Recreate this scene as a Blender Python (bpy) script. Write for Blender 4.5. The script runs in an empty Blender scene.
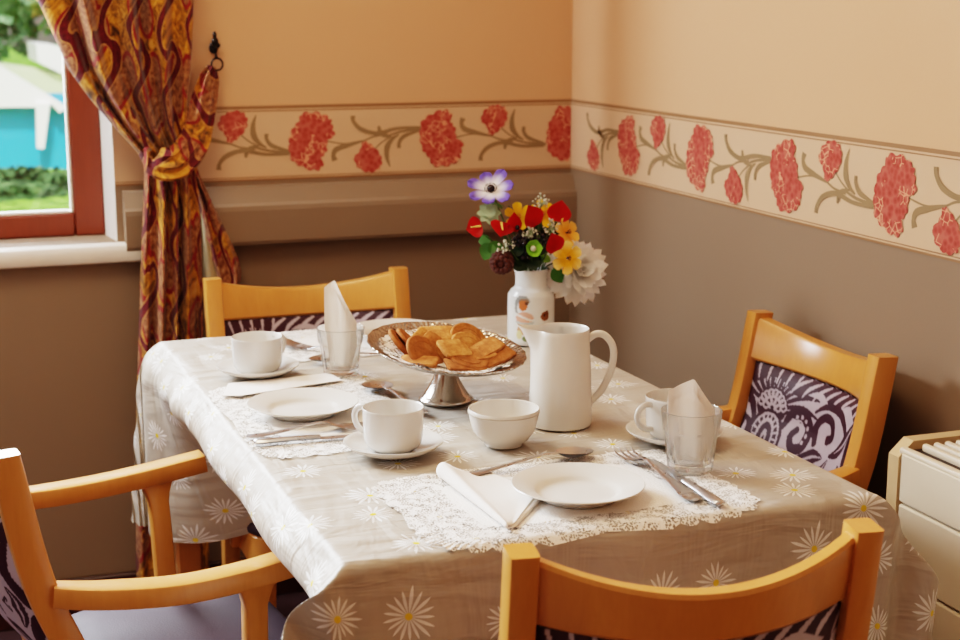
import bpy, bmesh, math, random
import numpy as np
from mathutils import Vector, Matrix, Euler, Quaternion
random.seed(7)
rng = np.random.default_rng(7)
PI = math.pi
SC = bpy.context.scene
COL = SC.collection

# ------------------------------------------------------------------ helpers
def lin(c):
    return tuple((x / 12.92 if x <= .04045 else ((x + .055) / 1.055) ** 2.4) for x in [v / 255 for v in c])
def C4(r, g, b):
    return lin((r, g, b)) + (1.0,)

class MB:
    """collects faces, then links them as one mesh object"""
    def __init__(s):
        s.v = []; s.f = []; s.mi = []; s.uv = {}; s.col = []; s.M = Matrix.Identity(4)
    def add(s, vs, fs, mi=0, uv=None, col=None):
        o = len(s.v)
        for i, p in enumerate(vs):
            s.v.append(tuple(s.M @ Vector(p)))
            s.uv[o + i] = uv[i] if uv is not None else (p[0], p[1])
            s.col.append(col[i] if col is not None else (1, 1, 1, 1))
        for f in fs:
            s.f.append([o + k for k in f]); s.mi.append(mi)
        return s
    def grid(s, P, mi=0, uv=None, col=None, close=False):
        n, m = len(P), len(P[0])
        vs = [p for r in P for p in r]
        fs = []
        for i in range(n - 1):
            for j in range(m if close else m - 1):
                k = (j + 1) % m
                fs.append((i * m + j, i * m + k, (i + 1) * m + k, (i + 1) * m + j))
        return s.add(vs, fs, mi, [q for r in uv for q in r] if uv else None, [q for r in col for q in r] if col else None)
    def loft(s, rings, mi=0, caps=True, closed=False):
        n = len(rings[0]); vs = [p for r in rings for p in r]; fs = []
        R = len(rings)
        for i in range(R if closed else R - 1):
            a, b = i * n, ((i + 1) % R) * n
            for j in range(n):
                k = (j + 1) % n
                fs.append((a + j, a + k, b + k, b + j))
        if caps and not closed:
            fs.append(tuple(range(n))[::-1]); fs.append(tuple(range((R - 1) * n, R * n)))
        return s.add(vs, fs, mi)
    def lathe(s, prof, n=40, mi=0, c=(0, 0, 0), rf=None):
        rings = []
        for r, z in prof:
            ring = []
            for k in range(n):
                a = 2 * PI * k / n
                rr = rf(r, z, a) if rf else r
                ring.append((c[0] + rr * math.cos(a), c[1] + rr * math.sin(a), c[2] + z))
            rings.append(ring)
        return s.loft(rings, mi, caps=False)
    def box(s, lo, hi, mi=0, b=0.0):
        x0, y0, z0 = lo; x1, y1, z1 = hi
        if b <= 0:
            vs = [(x0, y0, z0), (x1, y0, z0), (x1, y1, z0), (x0, y1, z0), (x0, y0, z1), (x1, y0, z1), (x1, y1, z1), (x0, y1, z1)]
            return s.add(vs, [(3, 2, 1, 0), (4, 5, 6, 7), (0, 1, 5, 4), (1, 2, 6, 5), (2, 3, 7, 6), (3, 0, 4, 7)], mi)
        def ring(z, i):
            return [(x0 + i, y0 + b, z), (x0 + b, y0 + i, z), (x1 - b, y0 + i, z), (x1 - i, y0 + b, z), (x1 - i, y1 - b, z), (x1 - b, y1 - i, z), (x0 + b, y1 - i, z), (x0 + i, y1 - b, z)]
        return s.loft([ring(z0, b), ring(z0 + b, 0), ring(z1 - b, 0), ring(z1, b)], mi)
    def sweep(s, path, w, h, up=(0, 0, 1), mi=0, rb=.003, caps=True):
        P = [Vector(p) for p in path]; U = Vector(up); rings = []
        for i, p in enumerate(P):
            t = (P[min(i + 1, len(P) - 1)] - P[max(i - 1, 0)]).normalized()
            sd = t.cross(U).normalized(); u2 = sd.cross(t).normalized()
            ww = (w[i] if hasattr(w, '__len__') else w) / 2; hh = (h[i] if hasattr(h, '__len__') else h) / 2
            r = min(rb, ww * .9, hh * .9)
            q = [(ww - r, hh), (ww - r * .3, hh - r * .3), (ww, hh - r), (ww, -hh + r), (ww - r * .3, -hh + r * .3), (ww - r, -hh), (-ww + r, -hh), (-ww + r * .3, -hh + r * .3), (-ww, -hh + r), (-ww, hh - r), (-ww + r * .3, hh - r * .3), (-ww + r, hh)]
            rings.append([tuple(p + sd * a + u2 * b) for a, b in q])
        return s.loft(rings, mi, caps)
    def tube(s, path, r, n=8, mi=0, caps=True):
        P = [Vector(p) for p in path]; rings = []; ref = None
        for i, p in enumerate(P):
            t = (P[min(i + 1, len(P) - 1)] - P[max(i - 1, 0)]).normalized()
            if ref is None:
                ref = t.orthogonal().normalized()
            ref = (ref - t * ref.dot(t)).normalized(); b = t.cross(ref)
            rr = r[i] if hasattr(r, '__len__') else r
            rings.append([tuple(p + (ref * math.cos(2 * PI * k / n) + b * math.sin(2 * PI * k / n)) * rr) for k in range(n)])
        return s.loft(rings, mi, caps)
    def ball(s, c, r, n=10, m=7, mi=0):
        rx, ry, rz = r if hasattr(r, '__len__') else (r, r, r)
        rings = []
        for i in range(m + 1):
            a = -PI / 2 + PI * i / m
            rings.append([(c[0] + rx * max(.02, math.cos(a)) * math.cos(2 * PI * k / n), c[1] + ry * max(.02, math.cos(a)) * math.sin(2 * PI * k / n), c[2] + rz * math.sin(a)) for k in range(n)])
        return s.loft(rings, mi)
    def build(s, name, mats, parent=None, smooth=True, uv=False, col=False, sharp=40):
        me = bpy.data.meshes.new(name)
        me.from_pydata(s.v, [], s.f)
        if not hasattr(mats, '__len__'): mats = [mats]
        for m in mats: me.materials.append(m)
        me.polygons.foreach_set('material_index', s.mi)
        if uv:
            L = me.uv_layers.new(name='UVMap'); buf = np.zeros(len(me.loops) * 2, dtype=np.float32)
            li = np.zeros(len(me.loops), dtype=np.int32); me.loops.foreach_get('vertex_index', li)
            A = np.array([s.uv[i] for i in range(len(s.v))], dtype=np.float32)
            L.data.foreach_set('uv', A[li].ravel())
        if col:
            ca = me.color_attributes.new('Col', 'FLOAT_COLOR', 'POINT')
            ca.data.foreach_set('color', np.array(s.col, dtype=np.float32).ravel())
        me.validate()
        if smooth:
            me.polygons.foreach_set('use_smooth', [True] * len(me.polygons))
            me.set_sharp_from_angle(angle=math.radians(sharp))
        o = bpy.data.objects.new(name, me); COL.objects.link(o)
        if parent: o.parent = parent
        return o

def fixn(o):
    bm = bmesh.new(); bm.from_mesh(o.data); bmesh.ops.recalc_face_normals(bm, faces=bm.faces); bm.to_mesh(o.data); bm.free(); return o
def tag(o, label=None, cat=None, group=None, kind=None):
    if label: o['label'] = label
    if cat: o['category'] = cat
    if group: o['group'] = group
    if kind: o['kind'] = kind
    return o
def thing(name, label, cat, loc=(0, 0, 0), rz=0, group=None):
    o = bpy.data.objects.new(name, None); o.empty_display_size = .05; COL.objects.link(o)
    o.location = loc; o.rotation_euler = (0, 0, rz)
    return tag(o, label, cat, group)
def dup(root, loc, rz, label, group=None):
    r = root.copy(); COL.objects.link(r); r.location = loc; r.rotation_euler = (0, 0, rz); r['label'] = label
    if group: r['group'] = group
    for ch in list(root.children):
        c = ch.copy(); COL.objects.link(c); c.parent = r
        for g in list(ch.children):
            d = g.copy(); COL.objects.link(d); d.parent = c
    return r
def smooth_path(pts, n=8):
    P = [Vector(p) for p in pts]; out = []
    for i in range(len(P) - 1):
        p0 = P[max(i - 1, 0)]; p1 = P[i]; p2 = P[i + 1]; p3 = P[min(i + 2, len(P) - 1)]
        for k in range(n):
            t = k / n
            out.append(.5 * ((2 * p1) + (p2 - p0) * t + (2 * p0 - 5 * p1 + 4 * p2 - p3) * t * t + (3 * p1 - p0 - 3 * p2 + p3) * t ** 3))
    out.append(P[-1]); return out
def lerp(a, b, t): return a + (b - a) * t
def sstep(a, b, x):
    t = min(1, max(0, (x - a) / (b - a))); return t * t * (3 - 2 * t)

# ------------------------------------------------------------------ materials
class NT:
    def __init__(s, name):
        s.m = bpy.data.materials.new(name); s.m.use_nodes = True; s.t = s.m.node_tree; s.n = s.t.nodes
        s.b = s.n['Principled BSDF']; s.out = s.n['Material Output']
    def new(s, t, **k):
        n = s.n.new(t)
        for a, v in k.items(): setattr(n, a, v)
        return n
    def link(s, a, b): s.t.links.new(a, b)
    def val(s, sock, v):
        if hasattr(v, 'is_output') or isinstance(v, bpy.types.NodeSocket): s.link(v, sock)
        else: sock.default_value = v
    def math(s, op, a, b=None, c=None, clamp=False):
        n = s.new('ShaderNodeMath', operation=op); n.use_clamp = clamp
        s.val(n.inputs[0], a)
        if b is not None: s.val(n.inputs[1], b)
        if c is not None: s.val(n.inputs[2], c)
        return n.outputs[0]
    def mix(s, f, a, b, mode='MIX'):
        n = s.new('ShaderNodeMix', data_type='RGBA', blend_type=mode)
        s.val(n.inputs[0], f); s.val(n.inputs[6], a); s.val(n.inputs[7], b); return n.outputs[2]
    def noise(s, vec=None, scale=5, detail=2, rough=.5, dist=0):
        n = s.new('ShaderNodeTexNoise'); n.inputs['Scale'].default_value = scale; n.inputs['Detail'].default_value = detail
        n.inputs['Roughness'].default_value = rough; n.inputs['Distortion'].default_value = dist
        if vec is not None: s.link(vec, n.inputs['Vector'])
        return n.outputs[0]
    def coord(s, w='Object'): return s.new('ShaderNodeTexCoord').outputs[w]
    def mapping(s, vec, sc=(1, 1, 1), rot=(0, 0, 0)):
        n = s.new('ShaderNodeMapping'); n.inputs['Scale'].default_value = sc; n.inputs['Rotation'].default_value = rot
        s.link(vec, n.inputs['Vector']); return n.outputs[0]
    def ramp(s, f, stops):
        n = s.new('ShaderNodeValToRGB'); e = n.color_ramp.elements
        while len(e) < len(stops): e.new(.5)
        for i, (p, c) in enumerate(stops): e[i].position = p; e[i].color = c
        s.link(f, n.inputs[0]); return n.outputs[0]
    def bump(s, h, strength=.3, dist=.01):
        n = s.new('ShaderNodeBump'); n.inputs['Strength'].default_value = strength; n.inputs['Distance'].default_value = dist
        s.link(h, n.inputs['Height']); s.link(n.outputs[0], s.b.inputs['Normal']); return n.outputs[0]
    def base(s, c, rough=.5, spec=.5, metal=0.0):
        s.val(s.b.inputs['Base Color'], c); s.val(s.b.inputs['Roughness'], rough)
        s.b.inputs['Specular IOR Level'].default_value = spec; s.b.inputs['Metallic'].default_value = metal
        return s

def simple(name, rgb, rough=.5, spec=.5, metal=0., var=.06, vs=30, bump=0., bs=120, coat=0.):
    t = NT(name)
    co = t.coord(); n = t.noise(co, vs, 3)
    a = C4(*rgb); dk = tuple(x * (1 - var) for x in a[:3]) + (1,); lt = tuple(min(1, x * (1 + var)) for x in a[:3]) + (1,)
    t.base(t.mix(n, dk, lt), rough, spec, metal)
    if coat: t.b.inputs['Coat Weight'].default_value = coat; t.b.inputs['Coat Roughness'].default_value = .08
    if bump: t.bump(t.noise(co, bs, 3), bump, .004)
    return t.m

def wood(name, c1, c2, rough=.32):
    t = NT(name); co = t.coord()
    mp = t.mapping(co, (14, 14, 2.2)); n1 = t.noise(mp, 3.0, 5, .6, .6)
    mp2 = t.mapping(co, (90, 90, 9)); n2 = t.noise(mp2, 3.0, 3, .5)
    f = t.math('MULTIPLY_ADD', n2, .35, t.math('MULTIPLY', n1, .75))
    t.base(t.mix(f, C4(*c1), C4(*c2)), rough, .45)
    t.b.inputs['Coat Weight'].default_value = .25; t.b.inputs['Coat Roughness'].default_value = .2
    t.bump(n2, .04, .002)
    return t.m

def wall_mat(name, rgb, rough=.75):
    t = NT(name); co = t.coord(); n = t.noise(co, 1.5, 4); a = C4(*rgb)
    t.base(t.mix(n, tuple(x * .95 for x in a[:3]) + (1,), tuple(x * 1.04 for x in a[:3]) + (1,)), rough, .25)
    t.bump(t.noise(co, 260, 3), .08, .003)
    return t.m

M = {}
M['cream'] = wall_mat('cream_paint', (214, 171, 136))
M['taupe'] = wall_mat('taupe_paint', (142, 121, 102), .6)
M['trimdk'] = simple('border_edge', (150, 112, 78), .6)
M['band'] = wall_mat('border_paper', (213, 178, 148))
M['leafp'] = simple('border_leaf_print', (148, 124, 94), .7, .2)
def flower_print():
    t = NT('border_flower_print'); co = t.coord()
    v = t.new('ShaderNodeTexVoronoi'); v.inputs['Scale'].default_value = 95; t.link(co, v.inputs['Vector'])
    v2 = t.new('ShaderNodeTexVoronoi', feature='DISTANCE_TO_EDGE'); v2.inputs['Scale'].default_value = 75; t.link(co, v2.inputs['Vector'])
    c = t.ramp(v.outputs['Distance'], [(0.0, C4(150, 62, 54)), (.45, C4(178, 84, 74)), (.8, C4(190, 104, 92))])
    e = t.math('LESS_THAN', v2.outputs['Distance'], .055)
    n = t.math('GREATER_THAN', t.noise(co, 28, 2), .52)
    c2 = t.mix(t.math('MULTIPLY', t.math('MULTIPLY', e, n), .75), c, C4(236, 172, 140))
    t.base(c2, .7, .2); return t.m
M['flowerp'] = flower_print()
M['white_paint'] = simple('white_gloss_paint', (235, 228, 218), .35, .5)
M['skirt'] = simple('skirting_paint', (62, 26, 24), .4)
M['ceil'] = simple('ceiling_paint', (235, 225, 210), .8)
M['floor'] = simple('dark_carpet', (74, 54, 60), .75, .3, var=.2, vs=220, bump=.2, bs=500)
M['mahog'] = wood('mahogany_window_wood', (112, 48, 28), (138, 64, 38), .35)
M['beech'] = wood('beech_wood', (194, 128, 62), (218, 154, 82), .3)
M['beechdk'] = wood('beech_wood_table', (176, 116, 66), (196, 136, 80), .35)
M['vinyl'] = simple('aubergine_vinyl', (62, 47, 56), .62, .25, var=.12, bump=.1, bs=300)
M['ceramic'] = simple('white_ceramic', (218, 213, 205), .16, .5, var=.015)
M['ceramicw'] = simple('white_ceramic_cool', (216, 213, 208), .14, .5, var=.015)
M['paper'] = simple('paper_napkin', (246, 240, 234), .85, .15, var=.02, bump=.12, bs=500)
M['greyline'] = simple('grey_rim_line', (178, 168, 154), .3)
def steel(name, rgb=(205, 200, 195), rough=.2):
    t = NT(name); t.base(C4(*rgb), t.math('MULTIPLY_ADD', t.noise(t.coord(), 60, 2), .12, rough - .05), .5, 1.0); return t.m
M['steel'] = steel('cutlery_steel', (200, 198, 198), .28)
def silver():
    t = NT('embossed_silver'); co = t.coord()
    t.base(C4(190, 180, 168), .24, .5, 1.0)
    v = t.new('ShaderNodeTexVoronoi'); v.inputs['Scale'].default_value = 170; t.link(co, v.inputs['Vector'])
    t.bump(v.outputs['Distance'], .5, .004); return t.m
M['silver'] = silver()
M['silverp'] = steel('polished_silver', (186, 178, 170), .16)
def glass():
    t = NT('clear_glass'); t.b.inputs['Base Color'].default_value = (.97, .985, .98, 1); t.b.inputs['Roughness'].default_value = 0.01
    t.b.inputs['Transmission Weight'].default_value = 1; t.b.inputs['IOR'].default_value = 1.42
    tr = t.new('ShaderNodeBsdfTransparent'); tr.inputs[0].default_value = (.985, .99, .99, 1)
    mx = t.new('ShaderNodeMixShader'); mx.inputs[0].default_value = .72
    t.link(tr.outputs[0], mx.inputs[1]); t.link(t.b.outputs[0], mx.inputs[2]); t.link(mx.outputs[0], t.out.inputs[0]); return t.m
M['glass'] = glass()
def pane():
    t = NT('window_glass'); tr = t.new('ShaderNodeBsdfTransparent'); gl = t.new('ShaderNodeBsdfGlossy'); gl.inputs['Roughness'].default_value = .02
    mx = t.new('ShaderNodeMixShader'); fr = t.new('ShaderNodeFresnel'); fr.inputs[0].default_value = 1.45
    t.link(fr.outputs[0], mx.inputs[0]); t.link(tr.outputs[0], mx.inputs[1]); t.link(gl.outputs[0], mx.inputs[2]); t.link(mx.outputs[0], t.out.inputs[0]); return t.m
M['pane'] = pane()

def daisy_cloth():
    t = NT('daisy_tablecloth'); uv = t.coord('UV')
    v = t.new('ShaderNodeTexVoronoi', voronoi_dimensions='2D'); v.inputs['Scale'].default_value = 10.0; v.inputs['Randomness'].default_value = .72
    t.link(uv, v.inputs['Vector'])
    d = t.new('ShaderNodeVectorMath', operation='SUBTRACT'); t.link(uv, d.inputs[0]); t.link(v.outputs['Position'], d.inputs[1])
    sx = t.new('ShaderNodeSeparateXYZ'); t.link(d.outputs[0], sx.inputs[0]); X, Y = sx.outputs[0], sx.outputs[1]
    r = t.math('SQRT', t.math('ADD', t.math('MULTIPLY', X, X), t.math('MULTIPLY', Y, Y)))
    sc = t.new('ShaderNodeSeparateColor'); t.link(v.outputs['Color'], sc.inputs[0])
    th = t.math('ADD', t.math('ARCTAN2', Y, X), t.math('MULTIPLY', sc.outputs[0], 6.28))
    NP = 17
    ph = t.math('MULTIPLY', th, NP / (2 * PI))
    fr = t.math('ABSOLUTE', t.math('SUBTRACT', t.math('FRACT', t.math('ADD', ph, 100.0)), .5))      # 0 at the petal axis
    idx = t.math('FLOOR', t.math('ADD', ph, 100.0))
    wn = t.new('ShaderNodeTexWhiteNoise', noise_dimensions='2D'); cb = t.new('ShaderNodeCombineXYZ')
    t.link(idx, cb.inputs[0]); t.link(sc.outputs[1], cb.inputs[1]); t.link(cb.outputs[0], wn.inputs[0])
    R = t.math('MULTIPLY', t.math('MULTIPLY_ADD', wn.outputs[0], .010, .024), t.math('MULTIPLY_ADD', sc.outputs[2], .25, .88))
    q = t.math('DIVIDE', r, R)
    # arc half-width of a petal (in angle units) widening then closing
    w = t.math('MULTIPLY', t.math('SUBTRACT', 1.0, t.math('POWER', q, 3.0)), .33)
    pet = t.math('MULTIPLY', t.math('LESS_THAN', fr, w), t.math('LESS_THAN', q, 1.0))
    pet = t.math('MULTIPLY', pet, t.math('SUBTRACT', .95, t.math('MULTIPLY', t.math('SUBTRACT', 1.0, t.math('MINIMUM', q, 1.0)), .35)))
    base = t.mix(t.noise(uv, 5, 3), C4(170, 159, 145), C4(181, 170, 156))
    c = t.mix(t.math('MULTIPLY', pet, .82), base, C4(250, 248, 246))
    c = t.mix(t.math('LESS_THAN', r, .0042), c, C4(226, 196, 52))
    t.base(c, .50, .38)
    t.b.inputs['Sheen Weight'].default_value = .05
    w1 = t.noise(t.mapping(uv, (3, 13, 1), (0, 0, .25)), 1.6, 3, .5, .8); w2 = t.noise(t.mapping(uv, (11, 3, 1), (0, 0, -.3)), 1.5, 3, .5, .8)
    rid = t.math('MULTIPLY', t.math('ABSOLUTE', t.math('SUBTRACT', t.noise(uv, 6, 2, .5, .6), .5)), 1.2)
    t.bump(t.math('ADD', t.math('ADD', w1, w2), rid), .42, .022)
    return t.m
M['cloth'] = daisy_cloth()

def lace(name, sc=150, hole=.40, rgb=(246, 240, 234)):
    t = NT(name); uv = t.coord('UV'); at = t.new('ShaderNodeAttribute', attribute_name='Col')
    v = t.new('ShaderNodeTexVoronoi', voronoi_dimensions='2D'); v.inputs['Scale'].default_value = sc; t.link(uv, v.inputs['Vector'])
    n = t.noise(uv, sc * .22, 2)
    f = t.math('MULTIPLY', t.math('LESS_THAN', v.outputs['Distance'], t.math('MULTIPLY', n, hole * 1.9)), t.math('GREATER_THAN', n, .45))
    sc2 = t.new('ShaderNodeSeparateColor'); t.link(at.outputs['Color'], sc2.inputs[0])
    hol = t.math('MULTIPLY', f, t.math('GREATER_THAN', sc2.outputs[0], .5))
    t.base(C4(*rgb), .8, .2)
    tr = t.new('ShaderNodeBsdfTransparent'); mx = t.new('ShaderNodeMixShader')
    t.link(hol, mx.inputs[0]); t.link(t.b.outputs[0], mx.inputs[1]); t.link(tr.outputs[0], mx.inputs[2]); t.link(mx.outputs[0], t.out.inputs[0])
    t.bump(v.outputs['Distance'], .3, .002)
    return t.m
M['lace'] = lace('paper_lace', 330, .37)
M['lace2'] = lace('small_paper_lace', 280, .40)
def colattr(name, rough=.6, spec=.3, bump=0., bs=400):
    t = NT(name); at = t.new('ShaderNodeAttribute', attribute_name='Col'); co = t.coord()
    c = t.mix(.16, at.outputs['Color'], t.mix(t.noise(co, 60, 3), (.2, .2, .2, 1), (1, 1, 1, 1)), 'MULTIPLY')
    t.base(c, rough, spec)
    if bump: t.bump(t.noise(co, bs, 2), bump, .002)
    return t.m
M['damask'] = colattr('damask_fabric', .5, .35, .15)
M['petalc'] = colattr('petal_silk', .6, .25)
M['vasec'] = colattr('painted_vase_glaze', .15, .5)

def curtain_mat():
    t = NT('paisley_curtain_fabric'); uv = t.coord('UV')
    sx = t.new('ShaderNodeSeparateXYZ'); t.link(uv, sx.inputs[0]); U, V = sx.outputs[0], sx.outputs[1]
    wp = t.math('MULTIPLY_ADD', t.noise(uv, 9, 2), .06, -.03)
    # ogee lattice
    a = t.math('SINE', t.math('MULTIPLY', t.math('ADD', V, wp), 2 * PI / .14))
    u1 = t.math('ADD', t.math('MULTIPLY_ADD', a, .024, U), wp)
    cell = t.math('FRACT', t.math('MULTIPLY', t.math('ADD', u1, 5.0), 1 / .10))
    stripe = t.math('ABSOLUTE', t.math('SUBTRACT', cell, .5))           # .5 at the wavy band
    red = t.math('GREATER_THAN', stripe, .39)
    edge = t.math('MULTIPLY', t.math('GREATER_THAN', stripe, .35), t.math('LESS_THAN', stripe, .39))
    # paisley cores between bands
    v2 = t.new('ShaderNodeTexVoronoi', voronoi_dimensions='2D'); v2.inputs['Scale'].default_value = 13.5
    t.link(t.mapping(uv, (1.0, .72, 1)), v2.inputs['Vector'])
    core = t.math('LESS_THAN', v2.outputs['Distance'], .34)
    ring = t.math('MULTIPLY', t.math('GREATER_THAN', v2.outputs['Distance'], .34), t.math('LESS_THAN', v2.outputs['Distance'], .43))
    n = t.noise(uv, 90, 4, .65); n2 = t.noise(uv, 38, 3, .6, 1.5)
    gold = t.ramp(n2, [(.3, C4(66, 40, 18)), (.44, C4(136, 88, 32)), (.56, C4(194, 130, 40)), (.75, C4(214, 166, 88))])
    rose = t.ramp(n, [(.35, C4(92, 46, 32)), (.52, C4(150, 98, 66)), (.7, C4(186, 142, 100))])
    burg = t.ramp(n, [(.3, C4(58, 12, 20)), (.6, C4(104, 24, 34)), (.8, C4(130, 44, 44))])
    c = t.mix(core, gold, rose)
    c = t.mix(ring, c, C4(132, 34, 34))
    c = t.mix(red, c, burg)
    c = t.mix(t.math('MULTIPLY', edge, .7), c, C4(190, 140, 80))
    t.base(c, .75, .25); t.b.inputs['Sheen Weight'].default_value = .15
    t.bump(n, .1, .002)
    return t.m
M['curtain'] = curtain_mat()
M['lining'] = simple('curtain_lining', (205, 186, 150), .8)
M['iron'] = simple('black_iron', (40, 32, 28), .4, .5, .6)
M['heater'] = simple('heater_enamel', (206, 176, 136), .4, .45, var=.02)
M['heater2'] = simple('heater_front_enamel', (222, 206, 182), .42, .45, var=.02)
M['heaterdk'] = simple('heater_shadow_gap', (60, 45, 32), .7)
def biscuit_mat(name, a, b, cc):
    t = NT(name); co = t.coord(); n = t.noise(co, 70, 4, .6); n2 = t.noise(co, 420, 2)
    t.base(t.ramp(n, [(.3, C4(*a)), (.55, C4(*b)), (.75, C4(*cc))]), .8, .2); t.bump(n2, .5, .003); return t.m
M['bisc'] = biscuit_mat('golden_biscuit', (142, 86, 46), (182, 120, 68), (202, 148, 94))
M['bisc2'] = biscuit_mat('brown_biscuit', (134, 80, 42), (166, 104, 58), (184, 126, 78))
M['bisc3'] = biscuit_mat('pale_biscuit', (160, 102, 54), (194, 136, 78), (212, 164, 106))
for k, rgb in dict(red=(186, 18, 18), yellow=(244, 190, 30), orange=(246, 176, 66), white=(252, 248, 242), green=(58, 108, 40), lime=(120, 180, 50), dkgreen=(34, 56, 30), grey_green=(150, 170, 140), berry=(34, 24, 32), cone=(78, 36, 28), stem=(70, 96, 48), sprig=(206, 204, 190), spadix=(240, 196, 110)).items():
    M[k] = simple('flower_' + k, rgb, .5 if k != 'berry' else .2, .4, var=.16, vs=60)
for k in ('white', 'red'):
    m_ = M[k]; tr_ = m_.node_tree.nodes.new('ShaderNodeBsdfTranslucent'); mx_ = m_.node_tree.nodes.new('ShaderNodeMixShader'); mx_.inputs[0].default_value = .5
    pb = m_.node_tree.nodes['Principled BSDF']; lk = m_.node_tree.links
    lk.new(pb.inputs['Base Color'].links[0].from_socket, tr_.inputs[0]); lk.new(pb.outputs[0], mx_.inputs[1]); lk.new(tr_.outputs[0], mx_.inputs[2]); lk.new(mx_.outputs[0], m_.node_tree.nodes['Material Output'].inputs[0])
def foliage(name, a, b, c):
    t = NT(name); co = t.coord()
    t.base(t.ramp(t.noise(co, 16, 5, .7), [(.3, C4(*a)), (.52, C4(*b)), (.72, C4(*c))]), .9, .2)
    t.bump(t.noise(co, 9, 4), 1.0, .2); return t.m
M['hedge'] = foliage('hedge_leaves', (24, 48, 24), (76, 112, 70), (150, 186, 120))
M['tree'] = foliage('tree_leaves', (60, 96, 66), (120, 160, 118), (190, 212, 180))
M['lawn'] = foliage('lawn_grass', (96, 150, 54), (136, 190, 76), (170, 214, 104))
M['blue'] = simple('blue_shed_paint', (40, 160, 205), .5)
M['shedw'] = simple('white_shed_paint', (250, 250, 250), .5)
M['shedg'] = simple('pale_green_shed_paint', (206, 216, 178), .6)

# ------------------------------------------------------------------ camera
F_PX = 1509.0; YAW = .351226; PIT = .2032035
cam = bpy.data.cameras.new('camera'); cam.sensor_width = 36; cam.lens = F_PX / 960 * 36
co = bpy.data.objects.new('camera', cam); COL.objects.link(co)
co.location = (0, 0, 1.35); co.rotation_euler = (PI / 2 - PIT, 0, -YAW)
cam.dof.use_dof = True; cam.dof.focus_distance = 2.05; cam.dof.aperture_fstop = 6.3
cam.clip_start = .05; cam.clip_end = 200
SC.camera = co

# ------------------------------------------------------------------ room
XR, YB, XL, YF, ZC = 1.448, 3.32, -2.2, -1.6, 2.45
ZB0, ZB1 = .977, 1.140          # wallpaper border
WX0, WX1, WZ0, WZ1 = -.95, .377, .855, 2.1
def struct(name, mb, mats, parent=None, **k):
    o = mb.build(name, mats, parent, smooth=k.get('smooth', False))
    if parent is None: o['kind'] = 'structure'
    return o
b = MB(); b.box((XL, YF, -.1), (XR + .15, YB + .3, 0)); struct('floor', b, M['floor'])
b = MB(); b.box((XL, YF, ZC), (XR + .15, YB + .3, ZC + .1)); struct('ceiling', b, M['ceil'])
# back wall with the window opening; lower part taupe, upper part cream
b = MB(); T = .26
b.box((XL, YB, 0), (XR, YB + T, WZ0), 1)
b.box((XL, YB, WZ0), (WX0, YB + T, ZB0), 1)
b.box((WX1, YB, WZ0), (XR, YB + T, ZB0), 1)
b.box((XL, YB, ZB0), (WX0, YB + T, ZC), 0)
b.box((WX1, YB, ZB0), (XR, YB + T, ZC), 0)
b.box((WX0, YB, WZ1), (WX1, YB + T, ZC), 0)
struct('wall_back', b, [M['cream'], M['taupe']])
b = MB(); b.box((XR, YF, 0), (XR + .15, YB + .26, ZB0), 1); b.box((XR, YF, ZB0), (XR + .15, YB + .26, ZC), 0)
struct('wall_right', b, [M['cream'], M['taupe']])
# left wall with a wide, unseen opening added for the soft fill light; front wall behind the camera
b = MB(); LW = (.9, 3.0, .85, 2.15)
b.box((XL - .15, YF, 0), (XL, YB + .26, LW[2])); b.box((XL - .15, YF, LW[3]), (XL, YB + .26, ZC))
b.box((XL - .15, YF, LW[2]), (XL, LW[0], LW[3])); b.box((XL - .15, LW[1], LW[2]), (XL, YB + .26, LW[3]))
struct('wall_left', b, [M['cream']])
b = MB(); b.box((XL, YF - .15, 0), (XR, YF, ZC)); struct('wall_front', b, [M['cream']])

# skirting boards
b = MB(); b.box((XL, YB - .016, 0), (XR, YB, .1), 0, .004); struct('baseboard_back', b, M['skirt'])
b = MB(); b.box((XR - .016, YF, 0), (XR, YB - .016, .1), 0, .004); struct('baseboard_right', b, M['skirt'])

# wallpaper border: one strip per wall, the print laid on as thin shapes
ZU = .000484
def stroke(b, pts, ws, to3, mi, n=7):
    P = smooth_path([(p[0], p[1], 0) for p in pts], n); W = []
    for i in range(len(P)):
        t = i / (len(P) - 1) * (len(ws) - 1); k = min(int(t), len(ws) - 2); W.append(lerp(ws[k], ws[k + 1], t - k) * .66)
    L, R = [], []
    for i, p in enumerate(P):
        t = (P[min(i + 1, len(P) - 1)] - P[max(i - 1, 0)]).normalized(); nn = Vector((-t.y, t.x, 0))
        L.append(to3(*(p + nn * W[i]).xy)); R.append(to3(*(p - nn * W[i]).xy))
    b.grid([L, R], mi)
def blob(b, c, out, to3, mi, amp=.07, k=22, ph=0.):
    n = 132; vs = [to3(*c)]
    P = smooth_path([(x, y, 0) for x, y in out + [out[0]]], 12)
    tot = len(P) - 1
    for i in range(n):
        f = i / n * tot; j = int(f); p = P[j].lerp(P[j + 1], f - j)
        s_ = 1 + amp * (abs(math.sin(i / n * PI * k + ph)) - .5)
        vs.append(to3(c[0] + (p.x - c[0]) * s_, c[1] + (p.y - c[1]) * s_))
    b.add(vs, [(0, i + 1, (i + 1) % n + 1) for i in range(n)], mi)
BIG = [(190, 230), (198, 160), (245, 122), (315, 100), (350, 128), (342, 158), (366, 190), (372, 238), (404, 262), (395, 310), (383, 345), (330, 372), (258, 370), (235, 330), (203, 290)]
SMALL = [(478, 155), (495, 110), (545, 82), (595, 92), (614, 130), (600, 175), (560, 215), (525, 228), (510, 190)]
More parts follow.
